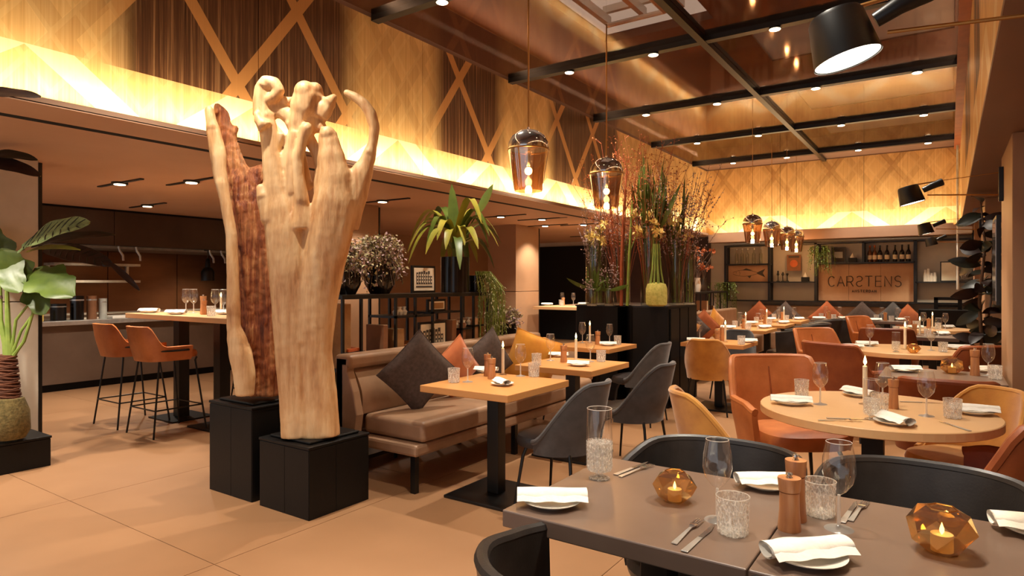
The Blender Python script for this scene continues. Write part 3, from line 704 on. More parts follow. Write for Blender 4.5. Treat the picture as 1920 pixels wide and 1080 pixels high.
def low_chair():
    t = thing('armchair', 'x', 'chair')
    zt = lambda x: .775-.05*sm(.5, 1.0, x)
    shell(.28, .26, .38, zt, .03, ang=110, lean=.2, sq=2.6, nu=34)(.03).build('shell', 'charcoal_leather', t, True)
    rim_tube(.28, .26, zt, 110, .2, 2.6, .018, .03, 34).build('piping', 'charcoal_leather', t, True)
    seat_pad(.25, .26, .39, .47, 'charcoal_leather', t, .04)
    splay_legs(t, .18, .16, .4, .012); return t
def face(x, y, tx, ty): return math.atan2(ty-y, tx-x)-PI/2
GC = 'charcoal shell chairs'; GM = 'mustard shell chairs'; GA = 'cognac leather armchairs'; GL = 'dark leather tub chairs'
ch_c = shell_chair('charcoal_fabric', 'charcoal_leather'); ch_m = shell_chair('mustard_fabric', 'mustard_fabric'); ch_a = arm_chair('cognac_leather', 'cognac_leather'); ch_r = arm_chair('rust_leather', 'cognac_leather', False)
place('c', ch_c, (-2.03, 3.52, 0), PI/2, 'charcoal shell chair at the front oak table, facing the banquette', GC)
place('c', ch_c, (-2.02, 4.62, 0), PI/2, 'charcoal shell chair at the second oak table, before the flower plinth', GC)
place('c', ch_c, (-2.62, 6.15, 0), PI/2, 'charcoal shell chair at the third oak table, against the plinth', GC)
place('m', ch_m, (-2.17, 7.02, 0), .12, 'mustard velvet shell chair seen from behind, right of the flower plinth', GM)
place('m', ch_m, (-.92, 3.42, 0), face(-.92, 3.42, -.335, 3.8), 'mustard shell chair at the left of the round table, nearest the camera', GM, 1.05)
place('m', ch_m, (.06, 4.36, 0), face(.06, 4.36, -.335, 3.91), 'mustard shell chair behind the round table at its right', GM)
place('m', ch_m, (-3.35, 5.95, 0), face(-3.35, 5.95, -2.6, 6.2), 'mustard shell chair left of the third oak table', GM)
place('a', ch_a, (-.84, 4.45, 0), face(-.84, 4.45, -.335, 3.75), 'broad cognac leather armchair at the far left of the front round table', GA, 1.04)
place('r', ch_r, (.07, 3.52, 0), face(.07, 3.52, -.5, 3.8), 'rust leather armchair at the right edge, its back to the camera', GA)
place('r', ch_r, (-.02, 5.1, 0), .03, 'rust leather armchair in front of the middle black table', GA, .94)
place('r', ch_r, (-.76, 6.72, 0), face(-.76, 6.72, -.365, 7.5), 'tan brown armchair with its back to the camera at the second round table', GA)
place('a', ch_a, (-1.1, 8.15, 0), face(-1.1, 8.15, -.2, 7.4), 'cognac leather armchair at the far left of the second round table', GA)
place('r', ch_r, (.05, 7.15, 0), face(.05, 7.15, -.4, 7.6), 'rust armchair right of the second round table by the pillar', GA)
place('a', ch_a, (-.95, 11.6, 0), face(-.95, 11.6, -.2, 11.2), 'cognac armchair furthest away, under the sign', GA)
place('r', ch_r, (-.62, 9.15, 0), 0, 'dark red armchair in front of the far black table', GA)
place('l', low_chair, (-.66, 1.44, 0), 0, 'dark leather tub chair at the near side of the front black table', GL)
place('l', low_chair, (-.72, 2.3, 0), PI, 'dark leather tub chair behind the left half of the front black table', GL)
place('l', low_chair, (-.07, 2.36, 0), PI, 'dark leather tub chair behind the right half of the front black table', GL)
for i, y in enumerate((9.65, 10.95, 12.2)):
    place('l', low_chair, (-1.86, y, 0), PI/2, ['nearest', 'middle', 'furthest'][i]+' dark leather chair along the far row of oak tables', GL)
place('l', low_chair, (-1.6, 12.9, 0), PI/2, 'dark chair by the back wall banquette', GL)
place('c', ch_c, (-1.55, 8.5, 0), PI/2+.2, 'charcoal chair beyond the mustard chair, facing the fourth oak table', GC) if 0 else None
place('c', ch_c, (-2.2, 8.05, 0), PI, 'charcoal chair behind the fourth oak table', GC)
# bar stools
def stool():
    t = thing('bar_stool', 'x', 'stool')
    zt = lambda x: 1.02-.19*sm(.3, .62, x)
    shell(.23, .21, .7, zt, .03, ang=112, lean=.15, sq=3.2, nu=32)(.03).build('backrest', 'cognac_leather', t, True)
    seat_pad(.21, .21, .7, .78, 'cognac_leather', t, .03, sqx=3.4)
    rim_tube(.24, .22, lambda x: .79, 100, 0, 3.0, .009, .03).build('wire_rail', 'black_metal', t, True)
    for sx in (-1, 1):
        for sy in (-1, 1):
            B().tube([(sx*.2, sy*.18, .78 if sy < 0 else .71), (sx*.19, sy*.17, .68), (sx*.25, sy*.25, 0)], .009, 8).build('leg', 'black_metal', t, True)
    q = .225; zf = .25
    B().tube([(-q, -q, zf), (q, -q, zf), (q, q, zf), (-q, q, zf)], .007, 6, closed=True).build('foot_ring', 'black_metal', t, True)
    return t
GS = 'bar stools at the high table'
place('s', stool, (-6.86, 3.2, 0), 0, 'leftmost cognac bar stool at the high table', GS)
place('s', stool, (-6.18, 3.2, 0), 0, 'right-hand cognac bar stool on the near side of the high table', GS)
place('s', stool, (-6.35, 4.35, 0), PI, 'cognac bar stool on the far side of the high table', GS)
place('s', stool, (-5.6, 4.35, 0), PI, 'cognac bar stool half hidden behind the driftwood', GS)
# ------------------------------------------------------------------ tables
def square_table(name, label, x0, x1, y0, y1, top, zt=.75, th=.045, foot=True, group=None, cx=None):
    c = ((x0+x1)/2 if cx is None else cx, (y0+y1)/2, 0); t = thing(name, label, 'table', c, group=group)
    B().box(x0-c[0], x1-c[0], y0-c[1], y1-c[1], zt-th, zt).build('tabletop', top, t, bevel=.004)
    B().box(-.045, .045, -.045, .045, .02, zt-th).build('pedestal', 'black_metal', t, bevel=.004)
    B().box(-.16, .16, -.16, .16, zt-th-.012, zt-th).build('mounting_plate', 'black_metal', t)
    if foot: B().box(-.25, .25, -.25, .25, 0, .02).build('base_plate', 'black_metal', t, bevel=.004)
    return t
GO = 'square oak bistro tables'
square_table('bistro_table', 'square oak table nearest the camera, in front of the banquette', -2.86, -2.16, 3.12, 3.86, 'oak', group=GO)
square_table('bistro_table', 'second square oak table, behind the first charcoal chair', -2.93, -2.23, 4.33, 5.02, 'oak', group=GO)
square_table('bistro_table', 'third oak table, in front of the black flower plinth', -3.5, -2.82, 5.86, 6.55, 'oak', group=GO)
square_table('bistro_table', 'square oak table right of the flower plinth, behind the mustard chair', -2.5, -1.81, 7.02, 7.65, 'oak', group=GO)
for i, y in enumerate((9.3, 10.6, 11.9)):
    square_table('bistro_table', ['nearest', 'middle', 'furthest'][i]+' oak table of the far row under the small pendants', -2.8, -2.1, y, y+.72, 'oak', group=GO)
GB = 'black tables'
square_table('black_table', 'left half of the front black table, with the cutlery on its far corner', -1.09, -.392, 1.545, 2.24, 'dark_top', th=.05, group=GB)
square_table('black_table', 'right half of the front black table, with the larger gold candle holder', -.388, .31, 1.545, 2.24, 'dark_top', th=.05, group=GB)
square_table('black_table', 'long black table between the two round tables', -.42, .32, 5.27, 5.92, 'dark_top', group=GB)
square_table('black_table', 'black table beyond the second round table', -.75, .1, 9.35, 10.0, 'dark_top', group=GB)
square_table('black_table', 'black table by the back banquette, left of centre', -2.1, -1.5, 12.75, 13.3, 'dark_top', group=GB)
square_table('black_table', 'black table by the back banquette, below the end of the sign', -1.2, -.6, 12.75, 13.3, 'dark_top', group=GB)
def round_table(label, x, y, r=.56, top='oak_pale'):
    t = thing('round_table', label, 'table', (x, y, 0), group='round oak tables')
    B().lathe([(r-.006, .705), (r, .709), (r, .746), (r-.004, .75), (.001, .75)], 72).build('tabletop', top, t, bevel=0)
    B().box(-.05, .05, -.05, .05, .02, .705).build('pedestal', 'black_metal', t); B().lathe([(.27, 0), (.27, .015), (.24, .022)], 40).build('base_plate', 'black_metal', t)
round_table('front round pale oak table at the right', -.335, 3.90)
round_table('second round oak table, beyond the middle black table', -.365, 7.56)
round_table('furthest round oak table in front of the black cabinet', -.2, 11.2, .5)
hb = thing('high_table', 'high oak table with two black column legs by the kitchen counter', 'table', (-6.2, 3.62, 0))
B().box(-.98, .95, -.34, .36, 1.05, 1.1).build('tabletop', 'oak_pale', hb, bevel=.004)
for x in (-.5, .25):
    B().box(x-.055, x+.055, -.055, .055, .015, 1.05).build('column_leg', 'black_metal', hb); B().box(x-.24, x+.24, -.22, .22, 0, .015).build('base_plate', 'black_metal', hb)
lt = thing('oak_counter_table', 'far oak table laid for guests behind the square columns', 'table', (-5.6, 10.4, 0))
B().box(-.5, .5, -.8, .8, .95, 1.0).build('tabletop', 'oak_pale', lt); B().box(-.05, .05, -.05, .05, 0, .95).build('pedestal', 'black_metal', lt)
# ------------------------------------------------------------------ tableware
def wine_glass():
    t = thing('wine_glass', 'x', 'glass')
    B().lathe([(.036, 0), (.034, .002), (.012, .006), (.005, .012), (.0042, .09)], 20, cap=True).build('stem', 'solid_glass', t, True)
    B().lathe([(.0045, .09), (.018, .1), (.034, .122), (.041, .15), (.0395, .185), (.031, .228)], 24, cap=False).build('bowl', 'clear_glass', t, True)
    B().tube([(.031*math.cos(a*PI/12), .031*math.sin(a*PI/12), .228) for a in range(24)], .0009, 4, closed=True).build('rim', 'solid_glass', t, True)
    return t
def tumbler():
    t = thing('tumbler', 'x', 'glass'); seg = 36; b = B()
    prof = [(.034, 0), (.038, .004), (.039, .05), (.041, .095)]
    vs = []; fs = []
    for j, (r, z) in enumerate(prof):
        for i in range(seg):
            a = 2*PI*i/seg; rr = r-(.002 if i % 2 and j in (1, 2) else 0); vs.append((rr*math.cos(a), rr*math.sin(a), z))
    for j in range(3):
        for i in range(seg): fs.append((j*seg+i, j*seg+(i+1) % seg, (j+1)*seg+(i+1) % seg, (j+1)*seg+i))
    fs.append(tuple(reversed(range(seg)))); b.add(vs, fs); b.build('cut_wall', 'cut_glass', t)
    B().lathe([(.0385, .094), (.036, .03), (.033, .012), (.001, .01)], 24, cap=False).build('inner_wall', 'clear_glass', t, True)
    B().lathe([(.033, .002), (.034, .011), (.001, .012)], 24).build('thick_base', 'cut_glass', t)
    B().tube([(.041*math.cos(a*PI/12), .041*math.sin(a*PI/12), .095) for a in range(24)], .0011, 4, closed=True).build('rim', 'solid_glass', t, True)
    return t
def carafe():
    t = thing('cut_glass_vase', 'x', 'vase'); b = B(); seg = 32; vs = []; fs = []
    prof = [(.036, 0), (.036, .004), (.014, .012), (.014, .02), (.04, .03), (.044, .04), (.045, .13)]
    for j, (r, z) in enumerate(prof):
        for i in range(seg):
            a = 2*PI*i/seg; rr = r-(.003 if i % 2 and 4 < j < 7 else 0); vs.append((rr*math.cos(a), rr*math.sin(a), z))
    for j in range(6): 
        for i in range(seg): fs.append((j*seg+i, j*seg+(i+1) % seg, (j+1)*seg+(i+1) % seg, (j+1)*seg+i))
    b.add(vs, fs+[tuple(reversed(range(seg)))]); b.build('cut_body', 'cut_glass', t)
    B().lathe([(.0445, .132), (.042, .24)], 28, cap=False).build('neck', 'clear_glass', t, True)
    B().lathe([(.04, .034), (.041, .125), (.001, .125)], 28, cap=False).build('ice_water', 'cut_glass', t, True)
    B().tube([(.042*math.cos(a*PI/14), .042*math.sin(a*PI/14), .24) for a in range(28)], .0012, 4, closed=True).build('rim', 'solid_glass', t, True); return t
def plate():
    t = thing('side_plate', 'x', 'plate')
    B().lathe([(.045, .0), (.048, .003), (.07, .009), (.088, .017), (.089, .019), (.07, .012), (.045, .006), (.001, .006)], 40).build('dish', 'porcelain', t, True)
    B().lathe([(.046, 0), (.048, .004)], 32).build('foot_ring', 'porcelain', t, True); return t
def napkin():
    t = thing('rolled_napkin', 'x', 'napkin'); n = 34
    def fn(u, v):
        a = u*2*PI*2.2; r = .024-.008*u+.0012*math.sin(a*3+v*6); x = (v-.5)*.21
        return (x, -r*math.cos(a)*1.35, .022+r*math.sin(a)*.8)
    B().grid(fn, 48, 10).build('roll', 'linen', t, True)
    def fl_(u, v): return ((v-.5)*.21, -.03-.02*u, .014+.012*(1-u)+.002*math.sin(v*17))
    B().grid(fl_, 5, 12, .0015).build('flap', 'linen', t, True); return t
def mill(h, r):
    def mk():
        t = thing('pepper_mill', 'x', 'mill')
        B().lathe([(r*.98, 0), (r, .004), (r*.86, h*.35), (r*.84, h*.66), (r*.8, h*.665)], 28).build('body', 'mill_wood', t, True)
        B().lathe([(r*.8, h*.67), (r*.9, h*.68), (r, h*.9), (r*.98, h*.915), (.001, h*.915)], 28).build('head', 'mill_wood', t, True)
        B().lathe([(r*.28, h*.915), (r*.2, h*.94), (r*.32, h*.965), (r*.25, h*.995), (.001, h)], 16).build('knob', 'chrome', t, True); return t
    return mk
def candle():
    t = thing('candle', 'x', 'candle')
    B().lathe([(.03, 0), (.03, .003), (.012, .008), (.013, .02)], 20).build('holder', 'clear_glass', t, True)
    B().lathe([(.0115, .01), (.011, .19), (.006, .194), (.001, .19)], 16).build('stick', 'wax', t, True)
    B().lathe([(.0012, .19), (.0012, .2)], 6).build('wick', 'black_metal', t)
    B().lathe([(.001, .197), (.0065, .206), (.0075, .214), (.004, .23), (.0006, .244)], 12).build('flame', 'flame', t, True); return t
def facet_holder():
    t = thing('tealight_holder', 'x', 'candle holder'); rnd = random.Random(4); b = B()
    rings = [(.034, 0, 0), (.066, .03, .5), (.074, .062, 0), (.062, .092, .5), (.034, .108, 0)]; seg = 6; vs = []; fs = []
    for j, (r, z, o) in enumerate(rings):
        for i in range(seg):
            a = 2*PI*(i+o)/seg; rr = r*(1+rnd.uniform(-.07, .07)); vs.append((rr*math.cos(a), rr*math.sin(a), max(0, z+(rnd.uniform(-.008, .008) if 0 < j < 4 else 0))))
    for j in range(4):
        o = int(rings[j][2] > 0)
        for i in range(seg):
            a, b_, c, d = j*seg+i, j*seg+(i+1) % seg, (j+1)*seg+i, (j+1)*seg+(i+1) % seg
            if o: fs += [(a, b_, d), (a, d, c)]
            else: fs += [(a, b_, c), (b_, d, c)]
    fs.append(tuple(reversed(range(seg)))); b.add(vs, fs); b.build('faceted_shell', 'amber_glass', t)
    B().tube([vs[4*seg+i] for i in range(seg)], .0018, 6, closed=True).build('rim', 'brass', t)
    B().lathe([(.024, .004), (.024, .045), (.02, .043), (.001, .04)], 20).build('tealight', 'wax', t, True)
    B().lathe([(.001, .043), (.005, .05), (.0055, .056), (.0006, .072)], 10).build('flame', 'flame', t, True); return t
def knife():
    t = thing('table_knife', 'x', 'knife')
    b = B(); b.add([(-.009, -.1, .002), (.009, -.1, .002), (.007, .01, .002), (-.006, .01, .002), (-.009, -.1, .0045), (.009, -.1, .0045), (.007, .01, .0045), (-.006, .01, .0045)], [(0, 3, 2, 1), (4, 5, 6, 7), (0, 1, 5, 4), (2, 3, 7, 6), (0, 4, 7, 3), (1, 2, 6, 5)]); b.build('handle', 'steel', t, bevel=.001)
    b = B(); b.add([(-.005, .01, .003), (.007, .01, .003), (.009, .07, .003), (.002, .115, .003), (-.004, .1, .003), (-.005, .01, .0042), (.007, .01, .0042), (.009, .07, .0042), (.002, .115, .0042), (-.004, .1, .0042)], [(4, 3, 2, 1, 0), (5, 6, 7, 8, 9), (0, 1, 6, 5), (1, 2, 7, 6), (2, 3, 8, 7), (3, 4, 9, 8), (4, 0, 5, 9)]); b.build('blade', 'chrome', t); return t
def fork():
    t = thing('table_fork', 'x', 'fork')
    B().grid(lambda u, v: ((u-.5)*(.016-.009*v), -.1+.12*v, .002+.004*v), 2, 6, .002).build('handle', 'steel', t, True)
    B().grid(lambda u, v: ((u-.5)*(.008+.014*min(1, v*1.6)), .02+.035*v, .006+.002*math.sin(v*PI)), 2, 4, .0015).build('neck', 'chrome', t, True)
    for i in range(4): B().box(-.0115+i*.0063, -.0085+i*.0063, .055, .1, .005, .0065).build('tine', 'chrome', t)
    return t
MK = {'wine': wine_glass, 'tumbler': tumbler, 'vase': carafe, 'plate': plate, 'napkin': napkin, 'mill': mill(.155, .03), 'tallmill': mill(.2, .031), 'candle': candle, 'holder': facet_holder, 'knife': knife, 'fork': fork}
GR = {'wine': 'wine glasses', 'tumbler': 'cut glass tumblers', 'vase': 'cut glass vases', 'plate': 'white side plates', 'napkin': 'rolled white napkins', 'mill': 'wooden mills', 'tallmill': 'wooden mills', 'candle': 'lit taper candles', 'holder': 'faceted gold candle holders', 'knife': 'table knives', 'fork': 'table forks'}
def put(kind, px, py, label, tbl, rz=0, z=.75, s=None, lift=0):
    p = on_plane(px, py, z); return place(kind, MK[kind], (p.x, p.y, z+lift), rz, label, GR[kind]+' on the '+tbl, s)
def setting(px, py, rz, where, tbl, z=.75, s=None):
    put('plate', px, py, 'white side plate '+where, tbl, 0, z, s); put('napkin', px, py, 'rolled white napkin '+where, tbl, rz, z, s, .01)
F = 'front black table'
setting(1035, 946, .58, 'at the left corner of the front black table', F, s=1.0)
setting(1437, 913, .62, 'behind the pepper mills on the front black table', F, s=.95)
setting(1512, 1050, .8, 'at the near edge, in front of the two wooden mills', F, s=1.03)
setting(1945, 1000, .3, 'cut off by the right edge of the photo', F)
put('vase', 1124, 897, 'tall footed cut glass vase of water on the front black table', F)
put('knife', 1183, 880, 'knife at the far left corner of the front black table', F, -.15); put('fork', 1194, 884, 'fork at the far left corner of the front black table', F, -.2)
put('holder', 1265, 940, 'smaller faceted gold candle holder, left on the front black table', F, .3, s=.86)
put('wine', 1345, 975, 'left wine glass on the front black table, behind the tumbler', F); put('wine', 1573, 992, 'right wine glass on the front black table', F, s=1.04)
put('tumbler', 1374, 1000, 'cut glass tumbler in front of the left wine glass', F, s=1.06); put('tumbler', 1537, 966, 'cut glass tumbler right of the wooden mills', F, .1, s=1.06)
put('tallmill', 1492, 975, 'taller wooden mill standing behind on the front black table', F, .4, s=.93); put('mill', 1480, 993, 'shorter wooden mill in front on the front black table', F, .9)
put('fork', 1290, 998, 'fork on the near left edge of the front black table', F, -.02); put('knife', 1310, 1012, 'knife on the near left edge of the front black table', F, -.04)
put('knife', 1592, 962, 'knife right of the right wine glass', F, -.05); put('fork', 1610, 960, 'fork right of the right wine glass', F, -.1)
put('holder', 1766, 1035, 'larger faceted gold candle holder at the right of the front black table', F, .9, s=1.02)
R = 'front round table'
setting(1483, 758, .3, 'at the left edge of the front round table', R); setting(1677, 795, -.9, 'at the near side of the front round table', R)
setting(1826, 776, .1, 'at the right of the front round table', R); setting(1612, 743, -.7, 'behind the candle on the front round table', R)
put('tumbler', 1503, 742, 'tumbler behind the left napkin on the front round table', R); put('wine', 1538, 758, 'wine glass at the left of the front round table', R)
put('candle', 1622, 758, 'lit candle on the front round table', R, s=1.1); put('vase', 1634, 786, 'cut glass vase at the middle of the front round table', R, s=.82)
put('tumbler', 1650, 772, 'tumbler beside the vase on the front round table', R); put('tallmill', 1675, 766, 'wooden mill on the front round table', R, s=.85)
put('wine', 1655, 758, 'wine glass behind the vase on the front round table', R); put('wine', 1737, 780, 'wine glass at the right of the front round table', R); put('tumbler', 1786, 784, 'tumbler at the right of the front round table', R)
put('knife', 1590, 786, 'knife near the front edge of the front round table', R, -1.1); put('fork', 1575, 790, 'fork near the front edge of the front round table', R, -1.1)
put('knife', 1725, 755, 'knife behind the right wine glass on the round table', R, -1.2); put('knife', 1790, 800, 'knife at the right front of the round table', R, .6)
O = 'nearest oak table'
setting(942, 722, -.6, 'at the near corner of the nearest oak table', O, s=.85); setting(912, 698, .3, 'behind the mills on the nearest oak table', O, s=.85)
put('tumbler', 851, 717, 'tumbler at the left of the nearest oak table', O); put('wine', 877, 716, 'wine glass at the left of the nearest oak table', O); put('mill', 922, 710, 'shorter wooden mill on the nearest oak table', O); put('tallmill', 914, 705, 'taller wooden mill on the nearest oak table', O, s=.85)
put('candle', 943, 702, 'lit candle on the nearest oak table', O); put('wine', 976, 705, 'wine glass at the right of the nearest oak table', O); put('tumbler', 1001, 706, 'tumbler at the right of the nearest oak table', O)
O = 'second oak table'
setting(1085, 686, .3, 'in front of the candle on the second oak table', O, s=.85); setting(1048, 669, .3, 'behind the mill on the second oak table', O, s=.85)
put('candle', 1080, 678, 'lit candle on the second oak table', O); put('mill', 1057, 679, 'wooden mill on the second oak table', O); put('wine', 1107, 678, 'right wine glass on the second oak table', O); put('wine', 1032, 676, 'left wine glass on the second oak table', O)
put('tumbler', 1127, 678, 'right tumbler on the second oak table', O); put('tumbler', 1006, 685, 'left tumbler on the second oak table', O)
O = 'third oak table'
setting(1140, 648, .5, 'on the third oak table', O, s=.85)
put('candle', 1106, 643, 'lit candle on the third oak table', O); put('mill', 1121, 646, 'wooden mill on the third oak table', O); put('wine', 1092, 643, 'left wine glass on the third oak table', O); put('wine', 1143, 645, 'right wine glass on the third oak table', O, s=.95); put('tumbler', 1158, 646, 'tumbler on the third oak table', O)
O = 'fourth oak table'
setting(1305, 641, .3, 'left on the oak table by the mustard chair', O, s=.95); setting(1403, 642, .4, 'right on the oak table by the mustard chair', O, s=.9)
put('wine', 1312, 636, 'wine glass on the oak table by the mustard chair', O, s=.9); put('mill', 1345, 643, 'left mill on the oak table by the mustard chair', O); put('tallmill', 1354, 639, 'right mill on the oak table by the mustard chair', O, s=.85)
put('candle', 1360, 641, 'lit candle on the oak table by the mustard chair', O); put('tumbler', 1390, 646, 'tumbler on the oak table by the mustard chair', O)
K = 'middle black table'
setting(1697, 697, .55, 'at the left of the middle black table', K); setting(1845, 697, .55, 'beside the mill on the middle black table', K, s=.9)
put('holder', 1785, 700, 'pale gold faceted candle holder on the middle black table', K, .5, s=1.05); put('tallmill', 1828, 704, 'wooden mill on the middle black table by the pillar', K, s=1.0); put('wine', 1853, 704, 'wine glass on the middle black table by the pillar', K); put('tumbler', 1866, 711, 'tumbler on the middle black table by the pillar', K)
N = 'second round table'
setting(1625, 648, .3, 'behind the left wine glass on the second round table', N); setting(1795, 655, .3, 'at the right of the second round table', N); setting(1600, 653, .3, 'at the left edge of the second round table', N, s=.9)
put('candle', 1697, 655, 'lit candle on the second round table', N, s=1.15); put('vase', 1680, 660, 'cut glass vase on the second round table', N, s=.8); put('wine', 1631, 650, 'left wine glass on the second round table', N); put('wine', 1746, 657, 'right wine glass on the second round table', N)
put('tumbler', 1768, 660, 'tumbler on the second round table', N); put('holder', 1713, 662, 'small glass candle holder on the second round table', N, s=.8)
def auto(x0, x1, y0, y1, desc, tbl, cand=True, z=.75):
    W, D = x1-x0, y1-y0
    def q(kind, fx, fy, lab, rz=0, s=None, lift=0): place(kind, MK[kind], (x0+W*fx, y0+D*fy, z+lift), rz, lab+' '+desc, GR[kind]+' on the '+tbl, s)
    q('plate', .2, .25, 'near left white plate'); q('napkin', .2, .25, 'near left rolled napkin', .3, None, .01); q('plate', .78, .8, 'far right white plate'); q('napkin', .78, .8, 'far right rolled napkin', .9, None, .01)
    q('wine', .35, .6, 'left wine glass'); q('wine', .75, .45, 'right wine glass'); q('tumbler', .62, .2, 'near tumbler'); q('tumbler', .2, .75, 'far tumbler'); q('mill', .45, .5, 'wooden mill')
    if cand: q('candle', .52, .38, 'lit candle')
for i, y in enumerate((9.3, 10.6, 11.9)): auto(-2.8, -2.1, y, y+.72, ['on the nearest table', 'on the middle table', 'on the last table'][i]+' of the far oak row', ['nearest', 'middle', 'last'][i]+' far row table')
auto(-.75, .1, 9.35, 10.0, 'on the black table beyond the second round table', 'far black table')
auto(-.55, .12, 10.9, 11.5, 'on the furthest round table', 'furthest round table')
auto(-2.1, -1.5, 12.75, 13.3, 'on the left black table by the back wall', 'left black table by the back wall', False)
auto(-1.2, -.6, 12.75, 13.3, 'on the right black table by the back wall', 'right black table by the back wall', False)
auto(-6.3, -5.5, 9.9, 10.9, 'on the far oak table behind the columns', 'far oak table behind the columns', False, 1.0)
H = 'high table'
for i, (px, w_) in enumerate([(327, 'first'), (342, 'second'), (393, 'third'), (421, 'fourth')]):
    place('wine', wine_glass, (-6.72+i*.15+(.25 if i > 1 else 0), 3.68, 1.1), 0, w_+' wine glass from the left on the high table', GR['wine']+' on the high table', 1.1)
for x, y, wn in ((-7.02, 3.45, 'alone at the left end of the high table'), (-6.42, 3.42, 'near the middle of the high table'), (-6.0, 3.7, 'in front of the third wine glass on the high table')):
    place('plate', plate, (x, y, 1.1), 0, 'white plate '+wn, 'white plates on the high table'); place('napkin', napkin, (x, y, 1.11), .5, 'rolled napkin '+wn, 'napkins on the high table')
place('tallmill', None, (-6.25, 3.6, 1.1), 0, 'taller wooden mill on the high table', 'mills on the high table'); place('mill', None, (-6.15, 3.55, 1.1), 0, 'shorter wooden mill on the high table', 'mills on the high table')
place('tumbler', None, (-5.85, 3.45, 1.1), 0, 'cut glass tumbler on the high table', None); place('candle', None, (-6.18, 3.75, 1.1), 0, 'white candle behind the mills on the high table', None, .9)
# ------------------------------------------------------------------ driftwood sculptures on plinths
def plinth(name, label, x0, x1, y0, y1, h, group=None):
    t = thing(name, label, 'plinth', ((x0+x1)/2, (y0+y1)/2, 0), group=group); a, b = (x1-x0)/2, (y1-y0)/2
    B().box(-a, a, -b, b, 0, h-.035).build('block', 'black_wood', t, bevel=.004)
    B().box(-a-.002, -a+.25, -b-.004, -b+.01, .0, h-.04).build('front_board', 'black_wood', t, bevel=.002)
    B().box(-a+.252, a+.0, -b-.004, -b+.01, .0, h-.04).build('front_board', 'black_wood', t, bevel=.002)
    B().box(a-.01, a+.004, -b, -b+.2, 0, h-.04).build('side_board', 'black_wood', t, bevel=.002); B().box(a-.01, a+.004, -b+.202, b, 0, h-.04).build('side_board', 'black_wood', t, bevel=.002)
    B().box(-a-.008, a+.008, -b-.008, b+.008, h-.035, h-.018).build('top_slab', 'black_wood', t, bevel=.004)
    return t
p1 = plinth('plinth', 'lower black wooden plinth under the pale driftwood', -3.63, -3.15, 2.47, 2.94, .455, 'driftwood plinths')
p2 = plinth('plinth', 'taller black wooden plinth under the red-brown driftwood', -4.2, -3.72, 2.47, 2.94, .63, 'driftwood plinths')
for p, h in ((p1, .455), (p2, .63)): B().lathe([(.25, h-.018), (.25, h), (.235, h)], 4, rot=PI/4, sx=1.12, sy=1.12).build('mounting_board', 'black_wood', p, bevel=.03, bseg=3)
def organic(limbs, d0, name, mat, parent, vox=.011, wob=.0, seed=1, flat=.72, dshift=None, smooth_it=6):
    rnd = random.Random(seed); b = B(); org = parent.location
    for limb in limbs:
        fl_ = flat; dz = 0
        if isinstance(limb[0], (int, float)): dz = limb[0]; limb = limb[1:]
        pts = []; rr = []
        for i in range(len(limb)-1):
            for q in range(5):
                f = q/5; f2 = f*f*(3-2*f)
                x = limb[i][0]*(1-f)+limb[i+1][0]*f; y = limb[i][1]*(1-f)+limb[i+1][1]*f; r = limb[i][2]*(1-f2)+limb[i+1][2]*f2
                pts.append((x, y)); rr.append(r)
        pts.append(limb[-1][:2]); rr.append(limb[-1][2])
        P3 = []; R3 = []
        for (x, y), r in zip(pts, rr):
            P3.append(at_depth(x, y, d0+dz)-Vector(org)); R3.append(max(.006, r*(d0)/FPX))
        # oriented tube: across-view radius r, along-view radius r*flat
        seg = 40; fwd = Vector((FX, FY, 0)); n = len(P3); vs = []; fs = []; ph = rnd.random()*6; k1 = rnd.choice((5, 6, 7)); k2 = rnd.choice((9, 11, 13))
        for i in range(n):
            t = (P3[min(i+1, n-1)]-P3[max(i-1, 0)]).normalized(); sd = t.cross(fwd).normalized()
            for a_ in range(seg):
                a = 2*PI*a_/seg; r = R3[i]; fl2 = fl_ if r > .045 else 1.0
                rm = r*(1+wob*(math.sin(k1*a+ph+i*.06)*.55+math.sin(k2*a-ph+i*.05)*.45))
                vs.append(P3[i]+sd*math.cos(a)*rm+fwd*math.sin(a)*rm*fl2)
        for j in range(n-1):
            for a_ in range(seg): a2 = (a_+1) % seg; fs.append((j*seg+a_, j*seg+a2, (j+1)*seg+a2, (j+1)*seg+a_))
        fs.append(tuple(reversed(range(seg)))); fs.append(tuple((n-1)*seg+a_ for a_ in range(seg)))
        b.add(vs, fs)
        for e in (0, -1):
            if abs(R3[e]) < .12 and e == -1: b.ball(P3[e], R3[e]*.93, 12, 8)
    o = b.build(name, mat, parent, True)
    m = o.modifiers.new('remesh', 'REMESH'); m.mode = 'VOXEL'; m.voxel_size = vox; m.use_smooth_shade = True
    m = o.modifiers.new('smooth', 'SMOOTH'); m.iterations = smooth_it; m.factor = .5
    tx = bpy.data.textures.new('knots', 'CLOUDS'); tx.noise_scale = .05; tx.noise_depth = 3
    m = o.modifiers.new('disp', 'DISPLACE'); m.texture = tx; m.strength = .004 if mat == 'pale_driftwood' else .022; m.texture_coords = 'LOCAL'; m.mid_level = .5
    return o
s1 = thing('driftwood_sculpture', 'tall pale driftwood trunk with branching knotty top on the lower plinth', 'sculpture', (-3.39, 2.70, .455))
